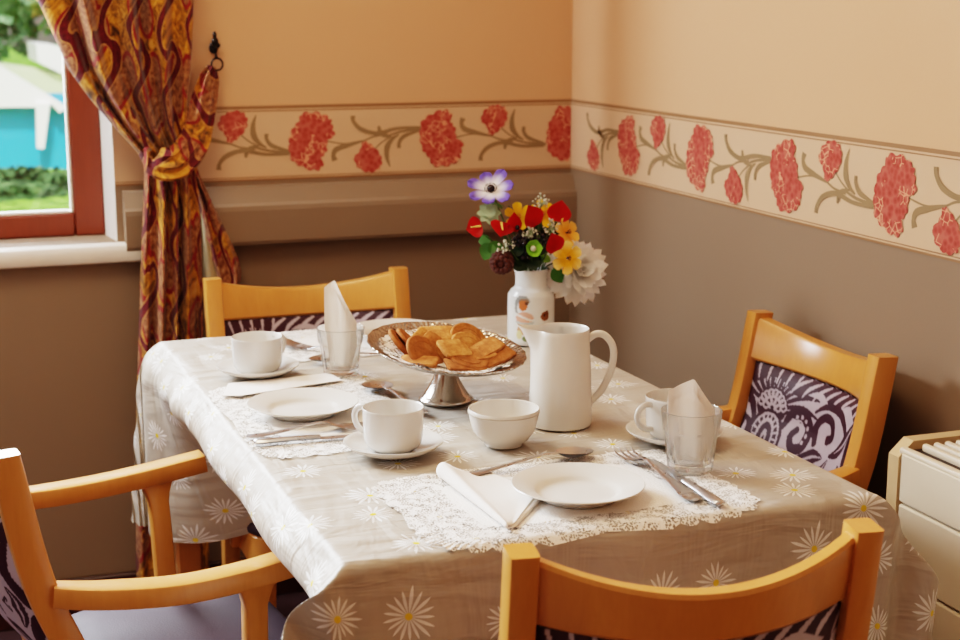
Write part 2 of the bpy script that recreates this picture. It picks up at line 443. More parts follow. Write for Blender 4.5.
STEMS = [([(360, 238), (440, 222), (520, 230), (575, 252), (640, 262)], [5, 6, 8]),
         ([(399, 142), (392, 168), (405, 195), (450, 212), (540, 236)], [22, 15, 20, 18, 5]),
         ([(575, 188), (610, 222), (650, 248)], [5, 6]),
         ([(648, 102), (634, 150), (636, 200), (660, 238), (690, 258)], [2, 16, 22, 14, 5]),
         ([(690, 192), (692, 222), (718, 252), (790, 276)], [14, 13, 16, 6]),
         ([(630, 250), (700, 272), (800, 284)], [7, 9, 11]),
         ([(598, 302), (604, 275), (622, 258), (660, 246)], [8, 17, 18, 4]),
         ([(482, 355), (486, 325), (520, 288), (590, 268), (680, 288), (790, 290)], [18, 13, 17, 15, 12, 10])]
STEMS = [([(285 + (x - 285) * 1.075, y) for x, y in p_], w_) for p_, w_ in STEMS]
def motif(b, u0, s, flip, to_wall):
    def tr(x, y):
        yy = (y - 236) * (-1 if flip else 1)
        return to_wall(u0 + (x - 290) * ZU * s, 1.0585 - (yy + 0) * ZU * .97)
    def trf(d):
        return lambda x, y: tuple(Vector(tr(x, y)) + to_wall.n * d)
    for k_, (pts, ws) in enumerate(STEMS): stroke(b, pts, ws, trf(.0002 + .00012 * k_), 2)
    blob(b, (568, 150), [(x + 20, y) for x, y in SMALL], trf(.0014), 3, .12, 13)
    blob(b, (285, 240), BIG, trf(.0014), 3, .10, 21)
class WallMap:
    def __init__(s, f, n): s.f = f; s.n = Vector(n)
    def __call__(s, u, z): return s.f(u, z)
mb_ = WallMap(lambda u, z: (u, YB - .0012, z), (0, -1, 0))
mr_ = WallMap(lambda u, z: (XR - .0012, YB - u, z), (-1, 0, 0))
b = MB(); x0, x1 = WX1, XR
b.add([(x0, YB - .001, ZB0), (x1, YB - .001, ZB0), (x1, YB - .001, ZB1), (x0, YB - .001, ZB1)], [(0, 1, 2, 3)], 0)
for z, h in ((ZB1 - .006, .007), (ZB1 - .0115, .0022), (ZB0 - .001, .004), (ZB0 + .0055, .002)):
    b.add([(x0, YB - .0018, z), (x1, YB - .0018, z), (x1, YB - .0018, z + h), (x0, YB - .0018, z + h)], [(0, 1, 2, 3)], 1)
for k in range(0, 2): motif(b, .81 + .307 * k, 1.0, k == 0, mb_)
motif(b, .503, 1.0, False, mb_)
b2 = MB()
for pts, ws in STEMS[:2]: pass
o = b.build('trim_1', [M['band'], M['trimdk'], M['leafp'], M['flowerp']], smooth=False); o['kind'] = 'structure'
o.data.update()
# the big flower next to the corner, then the right wall
def clipx(b, lim):
    for i, (x, y, z) in enumerate(b.v): b.v[i] = (min(x, lim), y, z)
b = MB(); b.add([(XR - .001, YB, ZB0), (XR - .001, YF, ZB0), (XR - .001, YF, ZB1), (XR - .001, YB, ZB1)], [(0, 1, 2, 3)], 0)
for z, h in ((ZB1 - .006, .007), (ZB1 - .0115, .0022), (ZB0 - .001, .004), (ZB0 + .0055, .002)):
    b.add([(XR - .0018, YB, z), (XR - .0018, YF, z), (XR - .0018, YF, z + h), (XR - .0018, YB, z + h)], [(0, 1, 2, 3)], 1)
for k in range(0, 6): motif(b, .317 + .325 * k, 1.055, k % 2 == 1, mr_)
def trc(x, y): return (XR - .002, YB - (.317 - .325 + (x - 290) * ZU * 1.055), 1.0585 + (y - 236) * ZU * .97)
for pts, ws in STEMS[2:]:
    pp = [p for p in pts if YB - trc(*p)[1] > .005]
    if len(pp) > 1: stroke(b, pp, ws, trc, 2)
blob(b, (568, 150), [(x + 20, y) for x, y in SMALL], trc, 3, .12, 13)
o = b.build('trim_2', [M['band'], M['trimdk'], M['leafp'], M['flowerp']], smooth=False); o['kind'] = 'structure'
b = MB()
def trb(x, y): return (min(1.424 + (x - 290) * ZU, XR - .002), YB - .0022, 1.0585 - (y - 236) * ZU * .97)
blob(b, (285, 240), BIG, lambda x, y: (1.424 + (x - 290) * ZU * .82, YB - .0022, 1.0585 + (y - 236) * ZU * .97), 0, .10, 21)
clipx(b, XR - .002)
o = b.build('trim_3', [M['flowerp']], smooth=False); o['kind'] = 'structure'

# boxed-in rail on the back wall under the border
b = MB(); prof = [(YB, .966), (YB - .012, .963), (YB - .030, .930), (YB - .038, .924), (YB - .040, .914), (YB - .040, .846), (YB - .036, .838), (YB, .838)]
b.loft([[(x, y, z) for y, z in prof] for x in (.392, XR)], 0)
o = struct('trim_4', fix := b, M['taupe']); fixn(o)

# ------------------------------------------------------------------ window
b = MB()                     # plastered reveals
b.add([(WX1, YB, WZ0), (WX1 - .02, YB + .2, WZ0), (WX1 - .02, YB + .2, WZ1), (WX1, YB, WZ1)], [(0, 1, 2, 3)])
b.add([(WX1 - .02, YB + .2, WZ0), (WX1 + .005, YB + .2, WZ0), (WX1 + .005, YB + .2, WZ1), (WX1 - .02, YB + .2, WZ1)], [(0, 1, 2, 3)])
b.box((WX0, YB + .001, WZ1 - .004), (WX1, YB + .2, WZ1))
struct('trim_5', b, M['white_paint'])
b = MB(); b.sweep([(WX0, YB - .035 + .09, .833), (.428, YB - .035 + .09, .833)], .18, .042, rb=.012)
o = b.build('trim_6', M['white_paint']); o['kind'] = 'structure'
wy = YB + .115
def frame(b, x0, x1, z0, z1, w, y0, y1, mi=0, bl=None):
    bl = bl or w
    b.box((x0, y0, z0), (x0 + w, y1, z1), mi, .004); b.box((x1 - w, y0, z0), (x1, y1, z1), mi, .004)
    b.box((x0 + w, y0, z0), (x1 - w, y1, z0 + bl), mi, .004); b.box((x0 + w, y0, z1 - w), (x1 - w, y1, z1), mi, .004)
b = MB(); frame(b, WX0, .366, WZ0, WZ1, .066, wy, wy + .06, 0, .050); b.box((-.36, wy, WZ0 + .06), (-.30, wy + .06, WZ1 - .07), 0, .004)
win = b.build('window_1', M['mahog']); win['kind'] = 'structure'
b = MB(); frame(b, WX0 + .066, -.36, WZ0 + .050, WZ1 - .066, .005, wy + .012, wy + .05); frame(b, -.30, .300, WZ0 + .050, WZ1 - .066, .005, wy + .012, wy + .05)
b.build('glazing_bead', M['white_paint'], win)
b = MB(); b.box((WX0 + .08, wy + .03, WZ0 + .07), (-.365, wy + .034, WZ1 - .08)); b.box((-.298, wy + .03, WZ0 + .052), (.298, wy + .034, WZ1 - .07))
b.build('glass_pane', M['pane'], win, smooth=False)
# unseen window frame, added round the opening for the left fill lamp
b = MB(); 
for y0, y1 in ((LW[0], (LW[0] + LW[1]) / 2), ((LW[0] + LW[1]) / 2, LW[1])):
    b.box((XL - .1, y0, LW[2]), (XL - .04, y0 + .06, LW[3])); b.box((XL - .1, y1 - .06, LW[2]), (XL - .04, y1, LW[3]))
    b.box((XL - .1, y0, LW[2]), (XL - .04, y1, LW[2] + .06)); b.box((XL - .1, y0, LW[3] - .06), (XL - .04, y1, LW[3]))
o = b.build('added_side_window', M['mahog'], smooth=False); o['kind'] = 'structure'

# ------------------------------------------------------------------ curtain
SL = [(-20, 20), (0, 38), (30, 51), (70, 68), (100, 90), (130, 116), (152, 137), (168, 145), (190, 144), (250, 142), (345, 140), (460, 138)]
SRr = [(-20, 194), (0, 193), (50, 191), (90, 188), (130, 186), (152, 190), (168, 195), (190, 199), (250, 203), (345, 206), (460, 210)]
def interp(T, y):
    ys = [p[0] for p in T]; return float(np.interp(y, ys, [p[1] for p in T]))
cy_, sy_ = math.cos(YAW), math.sin(YAW)
FW = Vector((sy_ * math.cos(PIT), cy_ * math.cos(PIT), -math.sin(PIT))); RT = Vector((cy_, -sy_, 0)); UP = RT.cross(FW)
def on_y(px, py, y):           # measured image position -> world point on the plane y
    d = FW * F_PX + RT * (px - 480) - UP * (py - 320); return Vector((0, 0, 1.35)) + d * (y / d.y)
def on_z(px, py, z):
    d = FW * F_PX + RT * (px - 480) - UP * (py - 320); return Vector((0, 0, 1.35)) + d * ((z - 1.35) / d.z)
YC = 3.225
def sweep_sheet(rows, nc, left, right, depth, uw, folds, ph=0, y0=YC):
    P, UV = [], []; vacc = 0; last = None
    for py in rows:
        a = on_y(left(py), py, y0); c = on_y(right(py), py, y0)
        z = a.z; A = depth(py)
        if last is not None: vacc += abs(last - z)
        last = z; r, uvr = [], []
        for j in range(nc + 1):
            s_ = j / nc
            w = s_ + .018 * math.sin(2 * PI * s_ * folds * .5 + py * .01)
            x = lerp(a.x, c.x, w)
            f = math.sin(2 * PI * folds * s_ + ph + .5 * math.sin(py * .012 + s_ * 5)) * .7 + .3 * math.sin(2 * PI * folds * 1.7 * s_ + 1.3 + py * .02)
            # draw the ends back to the wall
            e = math.sin(PI * min(1, max(0, s_))) ** .4
            r.append((x, y0 - A * (f * .6 + .35) * e + .02 * (1 - e), z)); uvr.append(((x - .3) * 1.6 + .02 * f + (uw if uw < .5 else 0), -vacc * .9 + .01 * f))
        P.append(r); UV.append(uvr)
    return P, UV
cur = thing('curtain', 'burgundy and gold paisley curtain gathered to the right of the window', 'curtain', (.45, YC, .0))
rows = [-200, -160, -120, -90, -60] + list(range(-40, 150, 3)) + list(range(150, 200, 2)) + list(range(200, 470, 4)) + [520, 580]
rows = [r for r in rows]
def Ld(y): return interp(SL, y) if y > -20 else 20 + (y + 20) * .55
def Rd(y): return interp(SRr, y) if y < 460 else 210
def dep(y): return float(np.interp(y, [-200, 60, 130, 165, 200, 345, 580], [.075, .075, .05, .022, .036, .045, .05]))
P, UV = sweep_sheet(rows, 150, Ld, Rd, dep, .95, 4.3)
b = MB(); b.M = Matrix.Translation((-.45, -YC, 0)); b.grid(P, 0, UV); b.build('drape', M['curtain'], cur, uv=True)
# trailing outer edge below the gather
TL = [(160, 178), (176, 190), (200, 199), (235, 206), (262, 213), (292, 222), (300, 224)]
TR = [(160, 196), (176, 201), (200, 212), (235, 228), (262, 240), (275, 243), (284, 242), (292, 232), (300, 226)]
P, UV = sweep_sheet(list(range(160, 301, 3)), 40, lambda y: interp(TL, y), lambda y: interp(TR, y), lambda y: .022, .22, 1.6, .8, 3.262)
for r in UV:
    for j in range(len(r)): r[j] = (r[j][0] + .4, r[j][1] + .06)
b = MB(); b.M = Matrix.Translation((-.45, -YC, 0)); b.grid(P, 0, UV); b.build('trailing_edge', M['curtain'], cur, uv=True)
LLn = [(200, 200), (235, 202), (290, 205), (320, 206)]; LRn = [(200, 203), (235, 212), (290, 224), (320, 226)]
P, UV = sweep_sheet(list(range(200, 321, 8)), 8, lambda y: interp(LLn, y), lambda y: interp(LRn, y), lambda y: .004, .1, 1, 0, 3.272)
b = MB(); b.M = Matrix.Translation((-.45, -YC, 0)); b.grid(P, 0, UV); b.build('lining', M['lining'], cur)
# tieback band: hook on the wall -> round the gathered cloth
tb = thing('curtain_tieback', 'paisley fabric tieback looped round the gathered curtain up to the hook', 'tieback', (.58, 3.2, 1.1))
# centre line (px,py,depth,width): from the hook down behind, across the front
cl = [(212, 66, 3.296, .018), (209, 78, 3.285, .044), (204, 100, 3.268, .058), (199, 124, 3.24, .062), (192, 146, 3.20, .066), (178, 162, 3.165, .070), (163, 164, 3.165, .070), (153, 160, 3.185, .058), (152, 157, 3.25, .05)]
pts = smooth_path([tuple(on_y(a, c, d)) for a, c, d, w in cl], 6); ws = np.interp(np.linspace(0, len(cl) - 1, len(pts)), range(len(cl)), [c[3] for c in cl])
P, UV = [], []; L_ = 0
for i, p in enumerate(pts):
    t = (pts[min(i + 1, len(pts) - 1)] - pts[max(i - 1, 0)]); t.y *= .3; t.normalize(); nn = Vector((-t.z, 0, t.x)).normalized()
    if i: L_ += (pts[i] - pts[i - 1]).length
    r, q = [], []
    for j in range(13):
        s_ = j / 12 - .5
        o_ = .006 * math.sin(j * 1.5 + i * .12 + .8 * math.sin(i * .3)) + .007 * math.cos(s_ * PI)
        r.append(tuple(p + nn * ws[i] * s_ + Vector((0, -o_, 0)) - Vector((.58, 3.2, 1.1)))); q.append((L_ + .3, s_ * ws[i] * 1.3 + .5))
    P.append(r); UV.append(q)
b = MB(); b.grid(P, 0, UV); b.build('band', M['curtain'], tb, uv=True)
hk = thing('curtain_hook', 'small black iron hook on the wall right of the curtain', 'hook', tuple(on_y(213, 48, YB)))
def hb(): 
    m = MB(); m.M = Matrix.Translation(-hk.location); return m
hc = on_y(213, 50, YB - .02)
b = hb(); b.lathe([(.001, 0), (.009, 0), (.010, .003), (.004, .006), (.001, .006)], 14)
b.v = [(v[0] + hk.location.x * 1 + 0, v[1] + hk.location.y * 1, v[2] + hk.location.z) for v in b.v]
b = MB(); b.ball((0, -.006, 0), (.010, .006, .012)); b.tube([(0, 0, 0), (0, -.02, 0)], .004); b.build('wall_plate', M['iron'], hk)
b = MB(); b.ball((0, -.024, .014), (.008, .007, .010)); b.ball((0, -.024, .028), (.0045, .0045, .008)); b.ball((-.007, -.024, .006), (.005, .005, .006)); b.ball((.007, -.024, .006), (.005, .005, .006)); b.ball((0, -.024, .0), (.006, .006, .008)); b.build('finial', M['iron'], hk)
b = MB(); b.tube(smooth_path([(0, -.024, 0), (.001, -.025, -.012), (.002, -.026, -.022)]), .003); b.tube([(.003 + .012 * math.cos(a), -.026, -.034 + .013 * math.sin(a)) for a in np.linspace(0, 2 * PI, 22)], .0022, 6, 0, False); b.build('hook_ring', M['iron'], hk)

# ------------------------------------------------------------------ garden outside
b = MB(); G = []
for i in range(40):
    G.append([(-6 + 16 * j / 40, 4 + i * .4, .047 * (4 + i * .4) - .02 + .02 * math.sin(j * 1.7 + i)) for j in range(41)])
b.grid(G); o = b.build('lawn', M['lawn']); o['kind'] = 'structure'
def bushy(b, c, r, n=26, seed=1, leaf=.12):
    rr = random.Random(seed)
    for k in range(n):
        a = rr.uniform(0, 2 * PI); e = rr.uniform(-.6, 1.2); q = rr.uniform(.35, .85)
        p = (c[0] + r[0] * q * math.cos(a) * math.cos(e), c[1] + r[1] * q * math.sin(a) * math.cos(e), c[2] + r[2] * q * math.sin(e))
        s_ = rr.uniform(.25, .45); b.ball(p, (r[0] * s_, r[1] * s_, r[2] * s_), 9, 6)
    for k in range(n * 40):
        a = rr.uniform(0, 2 * PI); e = rr.uniform(-1.2, 1.4); q = rr.uniform(.75, 1.12)
        p = Vector((c[0] + r[0] * q * math.cos(a) * math.cos(e), c[1] + r[1] * q * math.sin(a) * math.cos(e), c[2] + r[2] * q * math.sin(e)))
        u = Vector((rr.gauss(0, 1), rr.gauss(0, 1), rr.gauss(0, 1))).normalized() * leaf; w = u.orthogonal().normalized() * leaf * .4
        b.add([tuple(p - u * .5), tuple(p + w), tuple(p + u * .5), tuple(p - w)], [(0, 1, 2, 3)])
for i, (x, lab) in enumerate(((-1.05, 'dark green clipped shrub outside the window, at its left edge'), (.35, 'dark green clipped shrub outside, below the blue shed wall'), (1.75, 'dark green clipped shrub outside, hidden mostly behind the window frame'))):
    b = MB(); b.M = Matrix.Translation((0, 0, 0)); bushy(b, (0, 0, .10), (.62, .3, .14), 24, 5 + i, .07)
    o = b.build('garden_shrub', M['hedge'], smooth=False); o.location = (x, 8.5, .25); tag(o, lab, 'shrub', 'shrubs in front of the blue shed')
for i, (x, y, r, h, lab) in enumerate(((.0, 13.5, 1.35, 1.7, 'pale leafy tree outside behind the blue shed'), (2.9, 13.8, 1.3, 1.5, 'leafy tree outside partly hidden by the curtain'), (-3.0, 13.6, 1.4, 1.9, 'leafy tree outside beyond the left edge of the frame'))):
    t_ = thing('garden_tree', lab, 'tree', (x, y, .5), 0, 'trees behind the garden shed')
    b = MB(); bushy(b, (0, 0, h), (r, .9, 1.35), 40, 20 + i, .2); b.build('crown', M['tree'], t_, smooth=False)
    b = MB(); b.tube([(0, 0, -.05), (.03, 0, .5), (0, 0, h)], [.12, .1, .05]); b.build('trunk', M['cone'], t_)
sh = thing('garden_shed', 'bright blue shed with white roof boards seen through the window', 'shed', (0, 9.4, .2))
def slab(b, pix, y0, y1, o, mi=0):
    P = [on_y(px, py, y0) for px, py in pix]
    b.loft([[(p.x - o[0], y - o[1], p.z - o[2]) for p in P] for y in (y0, y1)], mi)
b = MB(); slab(b, [(-190, 100), (82, 100), (80, 172), (-190, 172)], 9.4, 10.2, sh.location); o = b.build('wall', M['blue'], sh, smooth=False); fixn(o)
b = MB(); slab(b, [(-200, 20), (-60, 26), (0, 66), (68, 107), (60, 113), (51, 104), (46, 107), (-200, 109)], 9.3, 10.3, sh.location); o = b.build('roof', M['shedw'], sh, smooth=False); fixn(o)
b = MB(); slab(b, [(36, 103), (50, 104), (44, 149), (37, 148)], 9.26, 9.30, sh.location); o = b.build('hanging_board', M['shedw'], sh, smooth=False); fixn(o)
sh2 = thing('garden_hut', 'pale gabled hut beyond the blue shed, seen through the window', 'hut', (.85, 11.2, .45))
b = MB(); slab(b, [(-10, 64), (90, 78), (90, 140), (-10, 140)], 11.2, 12, sh2.location); o = b.build('wall', M['shedg'], sh2, smooth=False); fixn(o)
b = MB(); slab(b, [(36, 44), (58, 46), (100, 66), (100, 88), (62, 74), (38, 62)], 11.15, 12.1, sh2.location); o = b.build('roof', M['shedw'], sh2, smooth=False); fixn(o)

# ------------------------------------------------------------------ damask pattern (painted on panel vertices)
def stroke_d(X, Y, pts, ws):
    P = smooth_path([(p[0], p[1], 0) for p in pts], 6); W = np.interp(np.linspace(0, 1, len(P)), np.linspace(0, 1, len(ws)), ws) / 2
    D = np.full(X.shape, 1e9)
    for i in range(len(P) - 1):
        a, c = P[i], P[i + 1]; dx, dy = c.x - a.x, c.y - a.y; L2 = dx * dx + dy * dy + 1e-12
        t = np.clip(((X - a.x) * dx + (Y - a.y) * dy) / L2, 0, 1)
        D = np.minimum(D, np.hypot(X - a.x - t * dx, Y - a.y - t * dy) - lerp(W[i], W[i + 1], t))
    return D
def damask(U, V):
    """U across (m, 0-.36 left to right), V down (m): 1 = dark, 0 = light"""
    Vp = np.where(V > .135, .27 - V, V)
    S = .36 / 456.0
    # coordinates of the drawing: 0-456 across, 0-~170 down (pre-skewed units)
    X, Y = U / S, Vp / S
    D = np.where(Y < 30 + 12 * np.sin(X * .045 + 1), 1.0, 0.0)
    def on(d, val):
        nonlocal D
        D = np.where(d < 0, val, D)
    def ell(cx, cy, rx, ry): return (np.hypot((X - cx) / rx, (Y - cy) / ry) - 1) * min(rx, ry)
    # fan of dark feathers from the head of the pomegranate
    for k, ang in enumerate(np.linspace(-170, 10, 13)):
        a = math.radians(ang); c, s_ = math.cos(a), math.sin(a); L = 96 + 60 * abs(math.cos(a))
        on(stroke_d(X, Y, [(88 + 34 * c, 78 + 34 * s_), (88 + L * .6 * c, 78 + L * .6 * s_ - 6), (88 + L * c, 78 + L * s_ + 10 * abs(c))], [9, 13, 4]), 1)
    for k in range(9):
        x0 = 130 + k * 38; on(stroke_d(X, Y, [(x0, 40), (x0 + 14, 20), (x0 + 44, 2)], [3, 10, 4]), 0)
    for k in range(5):
        x0 = 22 + k * 30; on(stroke_d(X, Y, [(x0, 4), (x0 + (x0 - 88) * -.12, 30)], [7, 3]), 0)
    # head with scales
    on(ell(88, 80, 44, 42), 1)
    for r_, n_, q in ((34, 9, 9.5), (18, 5, 9.5), (2, 1, 9.5)):
        for k in range(n_):
            a = -PI * .92 + PI * .84 * (k / max(1, n_ - 1)) if n_ > 1 else -PI / 2
            d = ell(88 + r_ * math.cos(a), 86 + r_ * math.sin(a), q, q); on(np.abs(d + 2.2) - 2.3, 0)
    # pomegranate body
    on(ell(88, 150, 50, 62), 1); on(np.abs(ell(88, 150, 38, 52)) - 2.2, 0); on(np.abs(ell(88, 150, 22, 38)) - 2.6, 0)
    for k in range(18):
        a = 2 * PI * k / 18; on(stroke_d(X, Y, [(88 + 26 * math.cos(a), 150 + 40 * math.sin(a)), (88 + 35 * math.cos(a), 150 + 49 * math.sin(a))], [4, 5]), 0)
    on(ell(88, 156, 8, 24), 0); on(ell(88, 160, 3.5, 14), 1)
    # curls on both sides
    for sx_ in (1, -1):
        q = lambda p: (88 + sx_ * (p[0] - 88), p[1])
        on(stroke_d(X, Y, [q(p) for p in [(130, 120), (150, 84), (190, 76), (218, 102), (210, 142), (178, 152), (164, 130), (178, 112)]], [10, 24, 30, 30, 26, 22, 18, 16]), 1)
        for k in range(7):
            a = -2.6 + k * .55; on(ell(*q((183 + 31 * math.cos(a), 113 + 31 * math.sin(a))), 4.6, 4.6), 0)
        on(stroke_d(X, Y, [q(p) for p in [(150, 128), (156, 100), (184, 92), (200, 112), (188, 132)]], [3, 4, 4, 4, 3]), 0)
    # right-hand scrolls
    on(stroke_d(X, Y, [(226, 60), (262, 40), (310, 36), (352, 46), (392, 78), (380, 112)], [6, 14, 18, 18, 14, 4]), 1)
    on(stroke_d(X, Y, [(250, 122), (242, 88), (270, 62), (306, 66), (318, 92), (300, 104)], [18, 22, 20, 20, 18, 22]), 1)
    on(stroke_d(X, Y, [(330, 130), (366, 112), (398, 70), (440, 20)], [6, 26, 20, 4]), 1)
    on(stroke_d(X, Y, [(352, 118), (390, 88), (416, 50)], [2, 5, 2]), 0)
    on(stroke_d(X, Y, [(430, 40), (410, 100), (430, 150), (460, 170)], [6, 22, 26, 20]), 1)
    # acanthus, lower right
    for pts, w in (([(190, 214), (214, 176), (260, 150), (300, 142)], [10, 30, 34, 6]), ([(190, 214), (240, 200), (300, 178), (330, 140)], [8, 22, 28, 6]), ([(190, 214), (250, 222), (320, 210), (372, 160)], [8, 24, 34, 8]), ([(330, 236), (372, 206), (402, 166), (392, 136)], [6, 30, 30, 8])):
        on(stroke_d(X, Y, pts, w), 1)
        on(stroke_d(X, Y, pts, [3, 6, 6, 1]), 0)
    on(ell(372, 176, 12, 9), 0)
    on(stroke_d(X, Y, [(20, 190), (40, 160), (36, 130), (12, 118)], [12, 24, 18, 6]), 1)
    return D

# ------------------------------------------------------------------ dining chairs
DARK = np.array(C4(58, 24, 40)); LIGHT = np.array(C4(186, 172, 182))
def make_chair(name, label, arms):
    t = thing(name, label, 'chair')
    pp = [(-.215, 0), (-.190, .22), (-.180, .42), (-.200, .52), (-.252, .66), (-.285, .83)]
    for s_ in (-1, 1):
        b = MB(); path = smooth_path([(s_ * .1915, y, z) for y, z in pp], 6)
        b.sweep(path, .032, [lerp(.036, .038, min(1, i / len(path) * 1.4)) for i in range(len(path))], up=(0, 1, 0), rb=.004)
        b.v = [(x, y, z + max(0, (z - .79)) * (-(y + .285) * 3.0)) for x, y, z in b.v]
        o = b.build('back_leg', M['beech'], t, sharp=30); fixn(o)
    # bowed top rail, lower in the middle
    def rail(z0, z1, th, dip0, dip1, bow, x0=.178, n=24):
        rings = []
        for i in range(n + 1):
            x = lerp(-x0, x0, i / n); k = 1 - (x / x0) ** 2
            r = []
            a, c = z0 - dip0 * k, z1 - dip1 * k
            for z, e in ((a, 0), (a + .004, 1), (c - .005, 1), (c, 0)):
                yc = float(np.interp(z, [.42, .52, .66, .83], [-.180, -.200, -.252, -.285])) - bow * k
                r.append((yc, z, th / 2 - (0 if e else .003)))
            ring = [(x, y + h, z) for y, z, h in r] + [(x, y - h, z) for y, z, h in r[::-1]]
            rings.append(ring)
        m = MB(); m.loft(rings); return m
    o = rail(.750, .822, .024, .012, .029, .057).build('top_rail', M['beech'], t, sharp=30); fixn(o)
    o = rail(.500, .535, .022, .0, .0, .035).build('lower_rail', M['beech'], t, sharp=30); fixn(o)
    # upholstered panel, damask both sides
    nx, nz = 210, 130; xs = np.linspace(-.174, .174, nx); zs = np.linspace(.537, .747, nz)
    XX, ZZ = np.meshgrid(xs, zs); b = MB()
    for side in (1, -1):
        U = (.18 - XX) if side > 0 else (XX + .18); D = damask(U, .747 - ZZ)
        colr = DARK[None, None] * D[..., None] + LIGHT[None, None] * (1 - D[..., None])
        P = []
        for j in range(nz):
            r = []
            for i in range(nx):
                x, z = XX[j, i], ZZ[j, i]; k = 1 - (x / .183) ** 2; zz = z - .010 * k * (z - .537) / .22
                pad = .013 * (1 - abs(2 * (j / (nz - 1)) - 1) ** 6) * (1 - abs(2 * (i / (nx - 1)) - 1) ** 10)
                y = float(np.interp(zz, [.42, .52, .66, .83], [-.180, -.200, -.252, -.285])) - .046 * k + side * (.003 + pad)
                r.append((x, y, zz))
            P.append(r)
        b.grid(P, 0, None, [[tuple(c) for c in r] for r in colr])
    b.build('backrest_panel', M['damask'], t, col=True)
    # seat
    def seat_out(sc=1.0, n=40):
        pts = []
        for k in range(n):
            a = 2 * PI * k / n; c, s_ = math.cos(a), math.sin(a)
            p = .28
            x = .215 * math.copysign(abs(c) ** p, c); y = .158 * math.copysign(abs(s_) ** p, s_)
            x *= 1 - .06 * (1 if y < 0 else 0) * abs(y) / .158
            pts.append((x * sc, y * sc - .012))
        return pts
    b = MB(); b.loft([[(x * k, y * k, z) for x, y in seat_out()] for k, z in ((.97, .375), (.985, .38), (.985, .43), (.97, .434))])
    b.build('seat_frame', M['beech'], t, sharp=30)
    b = MB(); b.loft([[(x * k, y * k, z) for x, y in seat_out()] for k, z in ((.95, .430), (.99, .436), (1.0, .445), (.985, .455), (.93, .461), (.7, .466), (.3, .468), (.02, .468))])
    b.build('seat_cushion', M['vinyl'], t, sharp=60)
    for s_ in (-1, 1):
        b = MB(); b.sweep([(s_ * .185, .115, .38), (s_ * .190, .118, .2), (s_ * .196, .122, 0)], [.036, .034, .028], [.036, .034, .028], up=(0, 1, 0), rb=.004)
        o = b.build('front_leg', M['beech'], t, sharp=30); fixn(o)
        if arms:
            b = MB(); b.sweep(smooth_path([(s_ * .200, -.236, .646), (s_ * .214, -.18, .640), (s_ * .232, -.09, .637), (s_ * .238, .0, .643), (s_ * .236, .085, .654)], 6), [.030 + .012 * min(1, i / 8) for i in range(25)], .028, rb=.004)
            o = b.build('armrest', M['beech'], t, sharp=30); fixn(o)
            b = MB(); b.sweep(smooth_path([(s_ * .214, .014, .385), (s_ * .218, .012, .48), (s_ * .226, .010, .57), (s_ * .236, .008, .632)], 5), [.030] * 13 + [.036, .044, .052], .026, up=(1, 0, 0), rb=.004)
            o = b.build('arm_support', M['beech'], t, sharp=30); fixn(o)
    return t
CH1 = make_chair('dining_chair', 'beech dining armchair at left of the table, both arms in view', True)
CH1.location = (.320, 2.047, 0); CH1.rotation_euler = (0, 0, math.radians(-83))
GC = 'beech chairs with damask backs round the table'
CH1['group'] = GC
dup(CH1, (.703, 2.645, 0), PI, 'beech dining chair behind the table, below the back wall', GC)
dup(CH1, (1.072, 2.088, 0), PI / 2, 'beech dining chair against the right wall, damask backrest in full view', GC).scale = (.955, 1, 1)
CH4 = make_chair('dining_chair', 'beech dining chair in the foreground, seen from behind', False)
CH4.location = (.741, 1.56, 0); CH4.rotation_euler = (0, 0, math.radians(-8.2)); CH4['group'] = GC; CH4.scale = (.945, 1, 1)

# ------------------------------------------------------------------ table and cloth
TCX, TCY, TR_ = .736, 2.137, .01517; HW, HD = .349, .612; TZ = .75; TT = .7535
tbl = thing('dining_table', 'rectangular beech dining table under the daisy tablecloth', 'table', (TCX, TCY, 0), TR_)
b = MB(); b.box((-HW + .004, -HD + .004, .722), (HW - .004, HD - .004, .747), 0, .006); b.build('table_top', M['beechdk'], tbl)
b = MB()
for x in (-.315, .315): b.box((x - .012, -.54, .655), (x + .012, .54, .721), 0, .002)
for y in (-.575, .575): b.box((-.29, y - .012, .655), (.29, y + .012, .721), 0, .002)
b.build('apron', M['beechdk'], tbl)
for sx_ in (-1, 1):
    for s2 in (-1, 1):
        b = MB(); x, y = sx_ * .318, s2 * .578
        b.loft([[(x + a * w, y + c * w, z) for a, c in ((-1, -.8), (-.8, -1), (.8, -1), (1, -.8), (1, .8), (.8, 1), (-.8, 1), (-1, .8))] for w, z in ((.018, 0), (.025, .4), (.025, .721))])
        b.build('leg', M['beechdk'], tbl)

OL, OR, OF, OB = .365, .085, .272, .365
OR_FRONT = .12
RC = .012
def arc(s_):
    if s_ < RC * PI / 2: a = s_ / RC; return RC * math.sin(a), RC * (1 - math.cos(a))
    return RC, RC + s_ - RC * PI / 2
S_ = np.linspace(0, .56, 225)
def left_profile(tuck):
    th = np.interp(S_, [0, .008, .040, .080, .56], [0, 46, 52, 90 + 42 * tuck, 90 + 48 * tuck]) * PI / 180
    ds = S_[1] - S_[0]
    return np.concatenate([[0], np.cumsum(np.cos(th))[:-1] * ds]), np.concatenate([[0], np.cumsum(np.sin(th))[:-1] * ds])
LP = [left_profile(k / 20) for k in range(21)]
def lprof(s_, tuck):
    k = min(max(tuck, 0), 1) * 20; i = min(int(k), 19); f = k - i
    o_ = lerp(np.interp(s_, S_, LP[i][0]), np.interp(s_, S_, LP[i + 1][0]), f); d = lerp(np.interp(s_, S_, LP[i][1]), np.interp(s_, S_, LP[i + 1][1]), f)
    return float(o_), float(d)
